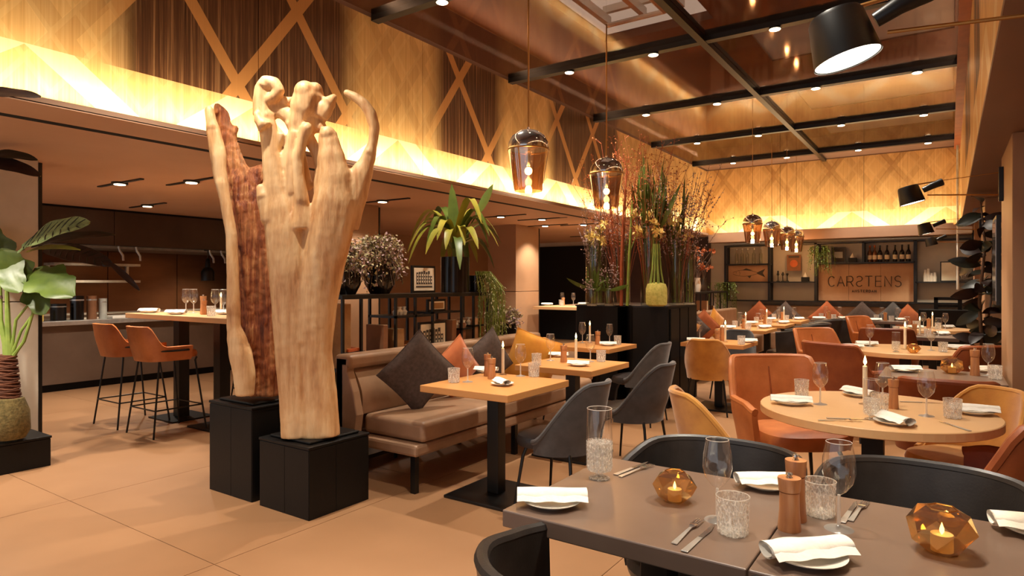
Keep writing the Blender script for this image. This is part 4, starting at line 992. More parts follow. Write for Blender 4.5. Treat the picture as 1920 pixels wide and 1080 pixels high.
organic([
 [(563, 818, 36), (558, 745, 35), (551, 660, 36), (548, 580, 38), (545, 500, 41), (536, 440, 38), (525, 400, 31), (517, 360, 22), (511, 320, 18), (507, 280, 16), (503, 240, 17), (499, 218, 15)],
 [(601, 818, 36), (598, 745, 34), (588, 660, 34), (592, 580, 38), (603, 500, 42), (616, 440, 44), (628, 385, 42), (628, 340, 33), (622, 300, 26), (617, 268, 20), (614, 252, 17)],
 [(575, 640, 34), (576, 540, 36), (577, 490, 30), (577, 450, 16)],
 [.03, (640, 420, 34), (660, 370, 28), (676, 330, 22), (690, 298, 14), (699, 268, 9), (702, 240, 10), (696, 215, 11), (684, 196, 10), (668, 183, 9), (650, 174, 7)],
 [.02, (606, 258, 8), (616, 247, 8), (628, 252, 6)],
 [.03, (498, 218, 19), (510, 206, 16), (530, 209, 14), (546, 222, 14), (552, 245, 11), (546, 275, 11), (536, 300, 10), (526, 325, 10), (516, 352, 18)],
 [-.01, (490, 216, 16), (488, 192, 14), (491, 167, 14), (499, 153, 12), (514, 156, 12), (523, 170, 11), (514, 182, 10), (502, 188, 9)],
 [.05, (512, 190, 17), (530, 193, 14), (542, 190, 9), (549, 185, 5)],
 [-.05, (498, 240, 14), (486, 226, 9), (481, 214, 6)], [.02, (530, 250, 9), (520, 275, 8), (512, 300, 10)], [.05, (540, 262, 8), (556, 272, 7), (566, 290, 7), (574, 318, 6), (578, 350, 9)],
 [.0, (562, 430, 26), (554, 385, 15), (547, 345, 11), (543, 312, 10), (548, 290, 11), (556, 250, 13), (561, 222, 18), (569, 200, 25), (574, 184, 25), (572, 172, 22)],
 [.02, (588, 182, 20), (590, 170, 17)],
 [.04, (572, 215, 25), (584, 232, 24), (597, 236, 15), (609, 244, 8)],
 [.02, (600, 220, 15), (608, 205, 17), (616, 194, 14), (626, 182, 7)],
 [-.04, (566, 430, 22), (566, 375, 13), (560, 330, 11), (558, 298, 11), (567, 262, 10), (575, 240, 12)],
 [.03, (590, 425, 14), (600, 380, 10), (598, 345, 11), (604, 312, 12), (592, 282, 11), (576, 255, 12)],
 [-.02, (512, 412, 22), (497, 378, 15), (488, 352, 8)],
], 4.03, 'trunk', 'pale_driftwood', s1, vox=.0085, wob=.035, seed=2, smooth_it=4)
s2 = thing('driftwood_sculpture', 'red-brown hollow driftwood trunk behind the pale one, on the taller plinth', 'sculpture', (-3.96, 2.72, .63))
organic([[.0, (492, 742, 30), (492, 690, 36), (487, 600, 40), (484, 520, 46), (478, 440, 48), (470, 390, 46), (455, 350, 36), (440, 315, 22), (432, 280, 17), (424, 245, 15), (415, 215, 13), (408, 200, 8)],
 [.0, (462, 360, 28), (482, 330, 20), (505, 322, 18), (530, 330, 14)], [.0, (424, 268, 9), (436, 262, 7), (442, 240, 6)]], 4.33, 'heartwood', 'red_heartwood', s2, vox=.010, wob=.12, seed=5, flat=.6)
organic([[-.12, (459, 742, 17), (458, 700, 20), (451, 665, 21), (445, 640, 18), (438, 612, 13), (437, 520, 11), (434, 440, 10), (422, 375, 10), (412, 325, 13), (409, 290, 15), (401, 250, 13), (395, 222, 9), (392, 205, 8)]], 4.30, 'sapwood_edge', 'pale_driftwood', s2, vox=.009, wob=.04, seed=6)
# ------------------------------------------------------------------ black plinth with vases
fp = thing('flower_plinth', 'tall black panelled plinth carrying the flower vases', 'plinth', (0, 0, 0))
B().box(-2.98-.86, -3.28, 7.05, 8.3, 0, 1.13).build('block', 'black_wood', fp, bevel=.004)
b = B(); pr = [(-3.32, 7.35), (-3.0, 6.85), (-2.62, 6.95), (-2.6, 7.9), (-3.3, 7.95)]
b.add([(x, y, 0) for x, y in pr]+[(x, y, 1.14) for x, y in pr], [tuple(reversed(range(5))), tuple(range(5, 10))]+[(i, (i+1) % 5, (i+1) % 5+5, i+5) for i in range(5)]); b.build('block', 'black_wood', fp, bevel=.004)
b = B(); b.add([(x*1.0, y, 1.14) for x, y in pr]+[(x, y, 1.155) for x, y in pr], [tuple(reversed(range(5))), tuple(range(5, 10))]+[(i, (i+1) % 5, (i+1) % 5+5, i+5) for i in range(5)]); b.build('top_slab', 'black_metal', fp)
B().box(-3.85, -3.3, 7.04, 8.3, 1.13, 1.145).build('top_slab', 'black_metal', fp)
for y0 in (7.0, 7.3, 7.6): B().box(-2.615, -2.6, y0, y0+.27, .02, 1.12).build('side_board', 'black_wood', fp)
def pl_pt(px, d): t_ = (px-960)/FPX; return Vector((d*(FX+RX*t_), d*(FY+RY*t_), 1.15))
def vase(label, px, d, r, h, stems, seed, extra=None, zb=1.148, group='tall glass cylinder vases on the black plinth'):
    rnd = random.Random(seed); c = pl_pt(px, d); c.z = zb
    t = thing('glass_vase', label, 'vase', c, group=group)
    B().lathe([(r*.98, 0), (r, .005), (r, h)], 28, cap=False).build('cylinder', 'vase_glass', t, True); B().lathe([(r*.96, .002), (r*.96, .02)], 24).build('base', 'solid_glass', t)
    B().tube([(r*math.cos(a*PI/14), r*math.sin(a*PI/14), h) for a in range(28)], .003, 5, closed=True).build('rim', 'solid_glass', t, True)
    for spec in stems:
        kind, n, hh, spread = spec; b = B(); lf = B(); fl2 = B()
        for i in range(n):
            az = rnd.random()*2*PI; p0 = Vector((math.cos(az)*r*.5, math.sin(az)*r*.5, .03)); az2 = az+rnd.gauss(0, .4); s_ = spread*(.3+rnd.random()*.8); H_ = hh*(.8+.3*rnd.random())
            p2 = Vector((math.cos(az2)*s_, math.sin(az2)*s_, H_)); p1 = Vector((p0.x*1.2+p2.x*.15, p0.y*1.2+p2.y*.15, h*.95))
            pts = [(p0*(1-q/6)+p1*(q/6))*(1-q/6)+(p1*(1-q/6)+p2*(q/6))*(q/6) for q in range(7)]
            rad = {'stem': .006, 'twig': .0035, 'red': .004, 'lav': .003, 'blade': .004, 'yellow': .005, 'thick': .012}[kind]; b.tube(pts, [rad*(1-.5*q/6) for q in range(7)], 5)
            if kind in ('twig', 'red', 'lav'):
                for q in range(18 if kind != 'lav' else 26):
                    f = .4+.6*rnd.random(); k3 = min(5, int(f*6)); p = pts[k3].lerp(pts[k3+1], f*6-k3); dv = Vector((rnd.gauss(0, .05), rnd.gauss(0, .05), rnd.uniform(0, .08)))
                    if kind != 'lav': b.tube([p, p+dv], .0015, 3); p = p+dv
                    fl2.ball(p+Vector((rnd.gauss(0, .006), rnd.gauss(0, .006), 0)), .0055+.004*rnd.random(), 5, 3)
            if kind == 'blade':
                leaf_into(lf, pts[2], pts[6]+Vector((0, 0, .1)), .04, up=(rnd.gauss(0, 1), rnd.gauss(0, 1), 0), droop=.03)
                leaf_into(lf, pts[3], pts[6]+Vector((rnd.gauss(0, .1), rnd.gauss(0, .1), -.05)), .05, up=(rnd.gauss(0, 1), rnd.gauss(0, 1), .2), droop=.1)
            if kind == 'yellow':
                c2 = pts[6]
                for q in range(16):
                    dv = Vector((rnd.gauss(0, 1), rnd.gauss(0, 1), rnd.gauss(0, 1))).normalized()*.058; leaf_into(fl2, c2+dv*.2, c2+dv*1.3, .04, up=(rnd.random(), rnd.random(), .3), n=3, ripple=.1)
            if kind == 'thick':
                for q in range(3): leaf_into(lf, pts[4], pts[6]+Vector((rnd.gauss(0, .12), rnd.gauss(0, .12), .05)), .03, n=3)
        nm = {'stem': 'green_stems', 'twig': 'twigs', 'red': 'red_twigs', 'lav': 'lilac_sprays', 'blade': 'blade_stems', 'yellow': 'flower_stems', 'thick': 'thick_stems'}[kind]
        mt = {'stem': 'stem_green', 'twig': 'twig', 'red': 'stem_red', 'lav': 'twig', 'blade': 'stem_green', 'yellow': 'stem_green', 'thick': 'stem_green'}[kind]
        b.build(nm, mt, t, True, kind='stuff')
        if lf.v: lf.build('leaves', 'leaf_green', t, True, kind='stuff')
        if fl2.v: fl2.build('blossoms' if kind != 'red' else 'buds', {'twig': 'lavender', 'red': 'petal_orange', 'lav': 'lavender', 'yellow': 'petal_yellow'}.get(kind, 'twig'), t, True, kind='stuff')
    return t
vase('glass cylinder vase with cream-yellow flowers at the left of the plinth', 1118, 7.85, .13, .78, [('stem', 16, .75, .05), ('yellow', 14, .95, .17), ('lav', 16, 1.02, .22), ('twig', 9, 1.38, .3)], 21)
vase('low glass vase of short grasses in front of the yellow flower vase', 1110, 7.5, .06, .2, [('blade', 5, .35, .08), ('twig', 4, .3, .1)], 22, group='low vases on the black plinth')
vase('low dark vase of twigs beside the copper branch', 1142, 7.55, .055, .2, [('twig', 6, .42, .12), ('blade', 3, .3, .1)], 23, group='low vases on the black plinth')
vase('glass vase holding tall reddish branches, behind the second big pendant', 1166, 7.75, .1, .85, [('red', 44, 1.8, .62), ('stem', 10, .8, .06), ('lav', 8, 1.1, .2)], 24)
vase('glass vase with upright green blades and yellow blooms above the moss ball', 1218, 7.4, .1, .9, [('blade', 9, 1.65, .2), ('yellow', 12, .98, .2), ('thick', 8, 1.3, .12), ('red', 26, 1.85, .5), ('lav', 8, 1.2, .25)], 25, zb=1.16)
vase('glass vase with lilac sprays spreading right over the tables', 1268, 7.5, .09, .75, [('lav', 40, 1.5, .5), ('twig', 18, 1.55, .55), ('stem', 12, .75, .05), ('yellow', 4, .9, .2), ('blade', 4, 1.3, .15), ('red', 12, 1.5, .5)], 26, zb=1.16)
vase('empty-looking glass cylinder vase at the right end of the plinth', 1292, 7.6, .07, .7, [('stem', 6, .7, .04), ('twig', 8, 1.25, .45)], 27, zb=1.16)
c = pl_pt(1231, 7.2); c.z = 1.155
mb_ = thing('moss_root_ball', 'yellow-green moss root ball with fanning stems at the front of the plinth', 'plant', c)
B().lathe([(.08, 0), (.115, .02), (.12, .1), (.118, .2), (.1, .25), (.04, .27)], 28).build('moss', 'moss_light', mb_, True)
b = B(); rnd = random.Random(3)
for i in range(26):
    a = rnd.random()*2*PI; b.tube([(math.cos(a)*.08, math.sin(a)*.08, .24), (math.cos(a)*.05, math.sin(a)*.05, .42), (math.cos(a)*.035, math.sin(a)*.035, .7)], .006, 5)
b.build('stems', 'stem_green', mb_, True, kind='stuff')
c1 = pl_pt(1165, 7.5)
cb = thing('copper_branch', 'straight copper-orange branch standing upright on the plinth', 'branch', c1)
B().tube([(0, 0, 0), (.0, .0, .5), (.02, .015, 1.05), (.05, .04, 1.6)], [.022, .02, .014, .008], 10).build('stick', 'stem_red', cb, True)
for q in range(4): B().tube([(.01*q, .01*q, .7+.2*q), (.01*q+.08*(-1)**q, .01*q+.05, .85+.2*q)], .005, 5).build('side_twig', 'twig', cb)
c1 = pl_pt(1176, 7.35); c1.z = 1.155
gb = thing('green_branch', 'green-brown upright branch beside the copper one', 'branch', c1)
B().tube([(0, 0, 0), (.02, .015, .6), (.05, .03, 1.2)], [.018, .016, .01], 10).build('stick', 'stem_green', gb, True); B().tube([(.02, .01, .6), (.1, .07, .85)], .006, 6).build('side_twig', 'stem_green', gb)
# ------------------------------------------------------------------ pendants
def pendant():
    t = thing('pendant_lamp', 'x', 'pendant')
    B().lathe([(.155, .19), (.158, .2), (.15, .255), (.125, .3), (.08, .335), (.03, .35), (.012, .352), (.01, .37)], 36, cap=False).build('chrome_cap', 'chrome', t, True)
    B().tube([(.157*math.cos(a*PI/18), .157*math.sin(a*PI/18), .195) for a in range(36)], .006, 8, closed=True).build('gold_rim', 'brass', t, True)
    B().lathe([(.157, .19), (.15, .15), (.128, .02), (.112, -.10), (.105, -.12)], 36, cap=False).build('glass_shade', 'smoked_mirror', t, True)
    B().lathe([(.02, .2), (.02, .08), (.014, .07)], 14).build('socket', 'chrome', t, True)
    B().ball((0, 0, .035), .03, 16, 10).build('bulb', 'bulb_glow', t, True)
    B().tube([(0, 0, .36), (0, 0, 1.0)], .006, 8).build('rod', 'brass', t, True); return t
def put_pendant(x, y, z, label, s=1.0, rod=True):
    r = place('pend', pendant, (x, y, z), 0, label, 'smoked glass pendants with chrome caps', s)
    for ch in r.children:
        if ch.name.startswith('rod'):
            me = bpy.data.meshes.new('rod'); top = (CZ-z)/s; bb = B().tube([(0, 0, .36), (0, 0, top)], .007/s if s >= .99 else .004, 8); me.from_pydata(bb.v, [], bb.f); me.materials.append(M['brass']); ch.data = me
    add_light('POINT', (x, y, z-.02), PEND_E, (1, .72, .42), shadow_soft_size=.03)
put_pendant(-2.66, 4.12, 2.24, 'larger smoked glass pendant with chrome cap, nearest the camera')
put_pendant(-2.65, 5.45, 2.24, 'second large smoked glass pendant, in front of the tall flowers')
for i, y in enumerate((9.9, 11.15, 12.35, 13.2)): put_pendant(-2.42, y, 2.12, ['first', 'second', 'third', 'fourth'][i]+' small pendant from the left in the far row of four', .9)
# ------------------------------------------------------------------ swing arm wall lamps
def arm_lamp():
    t = thing('wall_lamp', 'x', 'wall lamp')
    hd_ = B(); hd_.lathe([(.092, 0), (.075, .13), (.068, .142), (.02, .148), (.001, .148)], 32, cap=False); tl = Matrix.Rotation(math.radians(-13), 4, Vector((FX, FY, 0))) @ Matrix.Rotation(math.radians(-6), 4, Vector((RX, RY, 0)))
    hd_.xform(tl).build('shade', 'black_metal', t, True)
    B().lathe([(.088, .004), (.001, .005)], 32, cap=False).xform(tl).build('lamp_face', 'lamp_face', t, True)
    B().tube([(.07, 0, .1), (.13, .0, .13), (.2, .02, .16)], [.022, .026, .03], 12).build('handle', 'black_metal', t, True)
    B().tube([(.02, 0, .15), (.2, .01, .17)], .006, 6).build('clamp', 'brass', t)
    B().tube([(.1, .0, .06), (.57, .02, .03)], .0055, 8).build('swing_rod', 'brass', t, True)
    B().tube([(.18, .02, .17), (.57, .02, .2)], .0025, 6).build('stay_cable', 'brass', t, True)
    B().box(.555, .585, 0, .04, -.02, .24).build('wall_bracket', 'black_metal', t, bevel=.003); return t
for i, y in enumerate((2.1, 6.1, 10.0, 13.2)):
    place('arm', arm_lamp, (-.245, y, 2.06 if i else 2.07), 0, ['big black swing arm lamp close to the camera at the top right', 'second black swing arm lamp, fixed to the right pillar', 'third black swing arm lamp further down the right side', 'furthest small black swing arm lamp before the back wall'][i], 'black swing arm wall lamps')
    add_light('SPOT', (-.245-.01, y, 2.04), ARM_E, (1, .85, .62), spot_size=2.0, spot_blend=.6, shadow_soft_size=.06)
# ------------------------------------------------------------------ back wall shelving, sign and what stands on it
WY = 13.96
def bw(px, py, Y=WY):
    t_ = (px-960)/FPX; d = Y/(FY+RY*t_); return d*(FX+RX*t_), EYE-(py-HY)*d/FPX
rack = thing('wall_shelving', 'black steel frame shelving across the back wall around the sign', 'shelving', (0, 0, 0))
def zx(px, py): return bw(px, py)
ZT = 2.2; ZB = bw(1540, 564)[1]; Z1 = bw(1625, 492)[1]; Z2 = bw(1450, 528)[1]; Z2r = bw(1770, 528)[1]; Z1l = bw(1410, 495)[1]
for px in (1366, 1447, 1533, 1717, 1826):
    x = zx(px, 500)[0]; B().box(x-.025, x+.025, 13.72, 13.76, ZB, ZT).build('upright', 'black_metal', rack); B().box(x-.025, x+.025, 13.94, 13.98, ZB, ZT).build('upright', 'black_metal', rack)
    B().box(x-.025, x+.025, 13.76, 13.94, ZT-.04, ZT).build('tie', 'black_metal', rack)
def hb_(pa, pb, z, nm='shelf_board', m='black_metal'): B().box(zx(pa, 500)[0], zx(pb, 500)[0], 13.72, 13.98, z-.025, z).build(nm, m, rack)
hb_(1366, 1826, ZT); hb_(1366, 1447, Z1l); hb_(1366, 1533, Z2); hb_(1533, 1717, Z1); hb_(1717, 1826, Z2r); hb_(1366, 1826, ZB)
x = zx(1621, 500)[0]; B().box(x-.02, x+.02, 13.72, 13.98, Z1, ZT).build('divider', 'black_metal', rack)
xa, xb = zx(1536, 500)[0], zx(1715, 500)[0]
sg = thing('sign_board', 'tan wooden sign board with the restaurant name on the back wall', 'sign', ((xa+xb)/2, 13.86, ZB+.01)); SW = xb-xa; SH = Z1-.03-ZB-.01
for i in range(3): B().box(-SW/2+i*SW/3+.002, -SW/2+(i+1)*SW/3-.002, 0, .03, 0, SH).build('board', 'tan_board', sg)
def letter(ch, x, z, h, wd, b, r):
    def ln(*p): b.tube([(x+a*wd, -.006, z+c*h) for a, c in p], r, 6)
    def arc(cx, cz, rx, rz, a0, a1, n=12): return [(cx+rx*math.cos(math.radians(a0+(a1-a0)*i/n)), cz+rz*math.sin(math.radians(a0+(a1-a0)*i/n))) for i in range(n+1)]
    S = arc(.5, .75, .4, .25, 30, 270)+arc(.5, .25, .42, .25, 90, -150)
    if ch == 'C': ln(*arc(.5, .5, .5, .5, 45, 315, 20))
    elif ch == 'A': ln((0, 0), (.5, 1), (1, 0)); ln((.2, .35), (.8, .35))
    elif ch == 'R': ln((.05, 0), (.05, 1), (.6, 1)); ln(*([(.6, 1)]+arc(.6, .72, .32, .28, 90, -90)+[(.05, .44)])); ln((.55, .44), (.95, 0))
    elif ch == 'T': ln((0, 1), (1, 1)); ln((.5, 1), (.5, 0))
    elif ch == 'E': ln((.95, 1), (.1, 1), (.1, 0), (.95, 0)); ln((.1, .5), (.85, .5))
    elif ch == 'N': ln((.05, 0), (.05, 1), (.95, 0), (.95, 1))
    elif ch == 'S': ln(*S)
    elif ch == 'Z': ln(*[(1-a, c) for a, c in S])
    elif ch == 'M': ln((0, 0), (.05, 1), (.5, .3), (.95, 1), (1, 0))
    elif ch == 'D': ln(*([(.05, 0), (.05, 1), (.4, 1)]+arc(.4, .5, .55, .5, 90, -90)+[(.05, 0)]))
x0 = zx(1553, 527)[0]-(xa+xb)/2; x1 = zx(1694, 527)[0]-(xa+xb)/2; z0 = bw(1625, 537)[1]-ZB-.01; hh = bw(1625, 518)[1]-bw(1625, 537)[1]; st_ = (x1-x0)/8
for i, ch in enumerate('CARZTENS'):
    b = B(); letter(ch, x0+i*st_+st_*.1, z0, hh, st_*.76, b, .008); b.build('sign_letter', 'ink', sg)
x0 = zx(1599, 545)[0]-(xa+xb)/2; x1 = zx(1646, 545)[0]-(xa+xb)/2; st2 = (x1-x0)/9
for i, ch in enumerate('AMSTERDAM'):
    b = B(); letter(ch, x0+i*st2, bw(1620, 548)[1]-ZB-.01, .045, st2*.6, b, .005); b.build('sign_letter', 'ink', sg)
def at_back(px, z): return (zx(px, 500)[0], 13.85, z)
for i, px in enumerate((1632, 1641, 1651, 1664, 1679, 1692, 1704)):
    t = thing('bottle', ['first', 'second', 'third', 'fourth', 'fifth', 'sixth', 'seventh'][i]+' bottle from the left on the shelf above the sign', 'bottle', at_back(px, Z1), group='bottles above the sign')
    tall = i > 1; m = 'dark_pot' if tall else 'copper_steel'
    B().lathe([(.036, 0), (.038, .01), (.038, .17), (.03, .2), (.014, .23), (.013, .31), (.001, .31)], 14).build('bottle', m, t, True)
    B().lathe([(.0385, .05), (.0385, .13)], 14, cap=False).build('label', 'paper', t, True); B().lathe([(.015, .28), (.016, .315), (.001, .316)], 10).build('cap', 'black_metal' if tall else 'orange_book', t, True)
for i, px in enumerate((1384, 1394, 1404, 1416, 1429)):
    t = thing('glass_bottle', ['leftmost', 'second', 'middle', 'fourth', 'rightmost'][i]+' clear bottle on the shelf above the fish picture', 'bottle', at_back(px, Z1l), group='clear bottles above the fish picture')
    B().lathe([(.035, 0), (.036, .2), (.014, .24), (.014, .3)], 14).build('bottle', 'vase_glass', t, True); B().lathe([(.016, .3), (.016, .32)], 10).build('stopper', 'steel', t, True)
def art_fish(t, wy, hz):
    n = 22; top = []; bot = []
    for i in range(n+1):
        f = i/n; y = -wy*.38+wy*.62*f; hgt = hz*.2*math.sin(PI*min(1, f*.98+.02))**.7*(1-.3*f)+.004; top.append((.004, y, hz*.52+hgt)); bot.append((.004, y, hz*.52-hgt*1.05))
    B().tube(top, .004, 5).build('fish_back', 'ink', t); B().tube(bot, .004, 5).build('fish_belly', 'ink', t)
    tb = B(); tb.add([(.005, wy*.22, hz*.56), (.005, wy*.42, hz*.78), (.005, wy*.36, hz*.52), (.005, wy*.42, hz*.26), (.005, wy*.22, hz*.48)], [(0, 1, 2, 3, 4)]); tb.build('fish_tail', 'ink', t)
    fb = B(); fb.add([(.005, -wy*.15, hz*.7), (.005, -wy*.05, hz*.82), (.005, wy*.12, hz*.68)], [(0, 1, 2)]); fb.add([(.005, -wy*.02, hz*.34), (.005, wy*.04, hz*.2), (.005, wy*.08, hz*.36)], [(0, 1, 2)]); fb.build('fish_fins', 'ink', t, kind='stuff')
    B().ball((.004, -wy*.3, hz*.55), .008, 8, 5).build('fish_eye', 'ink', t); B().tube([(.004, -wy*.22, hz*.4), (.004, -wy*.2, hz*.52), (.004, -wy*.23, hz*.64)], .003, 5).build('gill', 'ink', t)
def back_frame(name, lab, pa, pb, z0, z1, art, fm='black_metal', mount='paper', cat='picture'):
    xa_, xb_ = zx(pa, 500)[0], zx(pb, 500)[0]
    t = frame(name, lab, ((xa_+xb_)/2, 13.83, z0), xb_-xa_, z1-z0, art, face='-y', fm=fm, cat=cat, border=.018)
    for ch in t.children:
        if ch.name.startswith('mount'): ch.data.materials[0] = M[mount]
    return t
back_frame('fish_picture', 'tan picture with a drawing of a fish, left on the back wall', 1369, 1444, Z2, Z1l-.03, art_fish, 'tan_board', 'tan_board')
def art_cover(t, wy, hz):
    B().box(.003, .005, -wy/2+.03, wy/2-.03, hz*.8, hz*.93).build('title_band', 'ink', t); B().lathe([(wy*.28, 0), (wy*.28, .003)], 20).xform(Matrix.Translation((.004, 0, hz*.45)) @ Matrix.Rotation(PI/2, 4, 'Y')).build('print', 'orange_book', t)
back_frame('poster', 'small dark poster with an orange shape between the fish and the sign', 1478, 1504, bw(1490, 508)[1], bw(1490, 478)[1], art_cover, 'brown_book', 'brown_book')
back_frame('framed_photo', 'small framed blue-grey picture on the shelf above the sign', 1561, 1587, Z1, Z1+.3, lambda t, a, b: B().box(.003, .005, -a*.3, a*.3, b*.3, b*.7).build('print', 'cork', t), 'black_metal', 'ink')
back_frame('white_picture', 'blank white framed picture on the right back shelf', 1763, 1795, Z2r, Z2r+.36, lambda t, a, b: B().box(.003, .004, -a*.4, a*.4, b*.08, b*.92).build('print', 'paper', t))
for px, z, lab in ((1512, Z2, 'black box with a white figure at the right of the poster'), (1600, Z1, 'black box with a white figure above the sign')):
    t = thing('ornament_box', lab, 'ornament', at_back(px, z)); B().box(-.07, .07, -.05, .05, 0, .09).build('box', 'black_wood', t, bevel=.004); B().lathe([(.05, .09), (.035, .12), (.02, .15), (.002, .19)], 10).build('figure', 'porcelain', t, True)
for i, px in enumerate((1461, 1470, 1478)):
    t = thing('candlestick', ['left', 'middle', 'right'][i]+' small black candlestick under the poster', 'candlestick', at_back(px, Z2), group='black candlesticks')
    B().lathe([(.04, 0), (.035, .012), (.01, .02), (.008, .12), (.028, .14), (.02, .17)], 12).build('stand', 'black_metal', t, True); B().lathe([(.015, .17), (.015, .22-.03*i)], 10).build('candle_stub', 'black_metal', t)
for i, px in enumerate((1735, 1741, 1747, 1753)):
    t = thing('white_jar', ['leftmost', 'second', 'third', 'rightmost'][i]+' white jar on the right back shelf', 'jar', at_back(px, Z2r), group='white jars on the right back shelf')
    h = (.2, .22, .14, .15)[i]; B().lathe([(.03, 0), (.034, h*.5), (.022, h*.8), (.02, h)], 14).build('jar', 'porcelain', t, True); B().lathe([(.022, h), (.018, h+.015)], 10).build('lid', 'porcelain', t)
t = thing('wire_ornament', 'pale openwork wire ornament at the right end of the back shelf', 'ornament', at_back(1808, Z2r))
for i in range(7): a = i*.8; B().tube([(.03*i-.1+.07*math.cos(q*PI/7), .03*math.sin(a), .1+.08*math.sin(q*PI/7)*math.cos(a*.2)) for q in range(14)], .006, 5, closed=True).build('loop', 'steel', t)
for px, z in ((1545, ZT-.05), (1372, Z2)):
    p = at_back(px, z); bb = thing('hanging_plant', 'trailing green plant hanging '+('above the top left corner of the sign' if px > 1500 else 'down beside the fish picture'), 'plant', (p[0]-.02, 13.62, z-.12))
    B().lathe([(.06, -.02), (.08, .1), (.07, .1)], 14).build('pot', 'dark_pot', bb, True); B().tube([(0, .0, .1), (0, .15, .14)], .006).build('hook', 'black_metal', bb)
    rnd = random.Random(px); lf = B(); stb = B()
    for i in range(40):
        p2 = Vector((rnd.gauss(0, .12), rnd.gauss(-.02, .05), -rnd.random()*(.5 if px > 1500 else .75))); stb.tube([(0, 0, .1), (p2.x*.8, p2.y, .1), p2], .003, 4)
        for q in range(14):
            p3 = Vector((p2.x*(.8+.2*rnd.random()), p2.y, .1+(p2.z-.1)*rnd.random())); leaf_into(lf, p3, p3+Vector((rnd.gauss(0, .03), rnd.gauss(0, .03), -.035)), .02, n=2)
    stb.build('stems', 'stem_green', bb, kind='stuff'); lf.build('foliage', 'leaf_green', bb, kind='stuff')
# black cabinet with handle frame at the back right
cab = thing('black_cabinet', 'black upright cabinet with an open frame on top, right of the back banquette', 'cabinet', (-.02, 13.3, 0))
B().box(-.42, .34, -.25, .25, .04, .96).build('body', 'black_wood', cab, bevel=.01); B().box(-.4, .32, -.23, .23, 0, .04).build('base', 'black_metal', cab)
for a, b_ in ((-.2, -.14), (.14, .2)): B().box(a, b_, -.03, .03, .96, 1.16).build('post', 'black_wood', cab)
B().box(-.2, .2, -.03, .03, 1.12, 1.17).build('top_rail', 'black_wood', cab); B().box(-.14, .14, -.02, .02, 1.0, 1.04).build('lower_rail', 'black_wood', cab)
B().box(-.42, .34, -.27, -.25, .5, .52).build('ledge', 'black_metal', cab)
# side shelf with flowers beyond the plinth
s3 = thing('open_shelf', 'black shelving unit beyond the plinth carrying orange flowers', 'shelving', (-3.85, 12.0, 0))
for z in (.1, .68, 1.25): B().box(-.16, .14, -1.1, 1.2, z-.03, z).build('shelf_board', 'black_metal', s3)
for y in (-1.1, -.5, .1, .7, 1.18):
    for x in (-.16, .12): B().box(x, x+.02, y, y+.02, 0, 1.25).build('post', 'black_metal', s3)
for i, (y, h, m) in enumerate([(11.15, .2, 'dark_pot'), (11.4, .3, 'dark_pot'), (11.75, .26, 'porcelain'), (12.1, .26, 'vase_glass')]):
    t = thing('flower_vase', ['small black vase', 'tall black vase of orange flowers', 'white vase of orange and cream flowers', 'glass vase of dark twigs'][i]+' on the shelving beyond the plinth', 'vase', (-3.86, y, 1.25), group='vases on the shelving beyond the plinth')
    B().lathe([(.05, 0), (.07, h*.4), (.05, h*.85), (.055, h)], 16).build('vase', m, t, True)
    rnd = random.Random(i); b = B(); fl_ = B()
    for q in range(10 if i else 5):
        tip = Vector((rnd.gauss(0, .12), rnd.gauss(0, .17), h+.15+rnd.random()*.4)); b.tube([(0, 0, h*.8), (tip.x*.3, tip.y*.3, h+.12), tip], .005, 4)
        for e in range(7): dv = Vector((rnd.gauss(0, 1), rnd.gauss(0, 1), rnd.gauss(0, 1))).normalized()*.06; leaf_into(fl_, tip, tip+dv, .05, up=(rnd.random(), rnd.random(), .3), n=3)
    b.build('stems', 'twig', t, kind='stuff'); fl_.build('blossoms', ['twig', 'petal_orange', 'petal_orange', 'leaf_brown'][i], t, True, kind='stuff')
for i, (y, h, m) in enumerate([(11.1, .2, 'cork'), (11.5, .24, 'brown_book'), (12.0, .4, 'tan_board'), (12.4, .3, 'brown_book')]):
    t = thing('book', ['grey', 'brown', 'tall tan', 'far brown'][i]+' book in the shelving beyond the plinth', 'book', (-3.85, y, .68), group='books beyond the plinth')
    B().box(-.1, .1, -.04, .04, 0, h).build('cover', m, t); B().box(-.095, .103, -.034, .034, .004, h-.004).build('pages', 'paper', t)
# mirror, pipe and small spotlight at the right
t = thing('wall_mirror', 'tall narrow black-framed mirror in the recess behind the near pillar', 'mirror', (.31, 6.66, 1.24))
B().box(0, .03, -.26, .26, 0, .72).build('frame', 'black_metal', t); B().box(-.004, 0, -.23, .23, .03, .69).build('glass', 'chrome', t); B().box(.03, .69, -.02, .02, .3, .34).build('wall_arm', 'black_metal', t)
tag(B().tube([(.12, 13.5, 1.3), (.12, 13.5, 3.8)], .02, 8).build('pipe', 'steel', smooth=True), 'thin pale vertical pipe at the far right corner', 'pipe')
t = thing('ceiling_projector', 'small pale projector hanging at the far right under the soffit', 'projector', (.2, 12.4, 2.2))
B().box(-.1, .1, -.12, .12, 0, .1).build('body', 'porcelain', t, bevel=.01); B().tube([(0, 0, .1), (0, 0, .2)], .015).build('ceiling_stem', 'steel', t); B().box(-.09, .09, -.05, .05, .16, .2).build('bracket', 'steel', t)
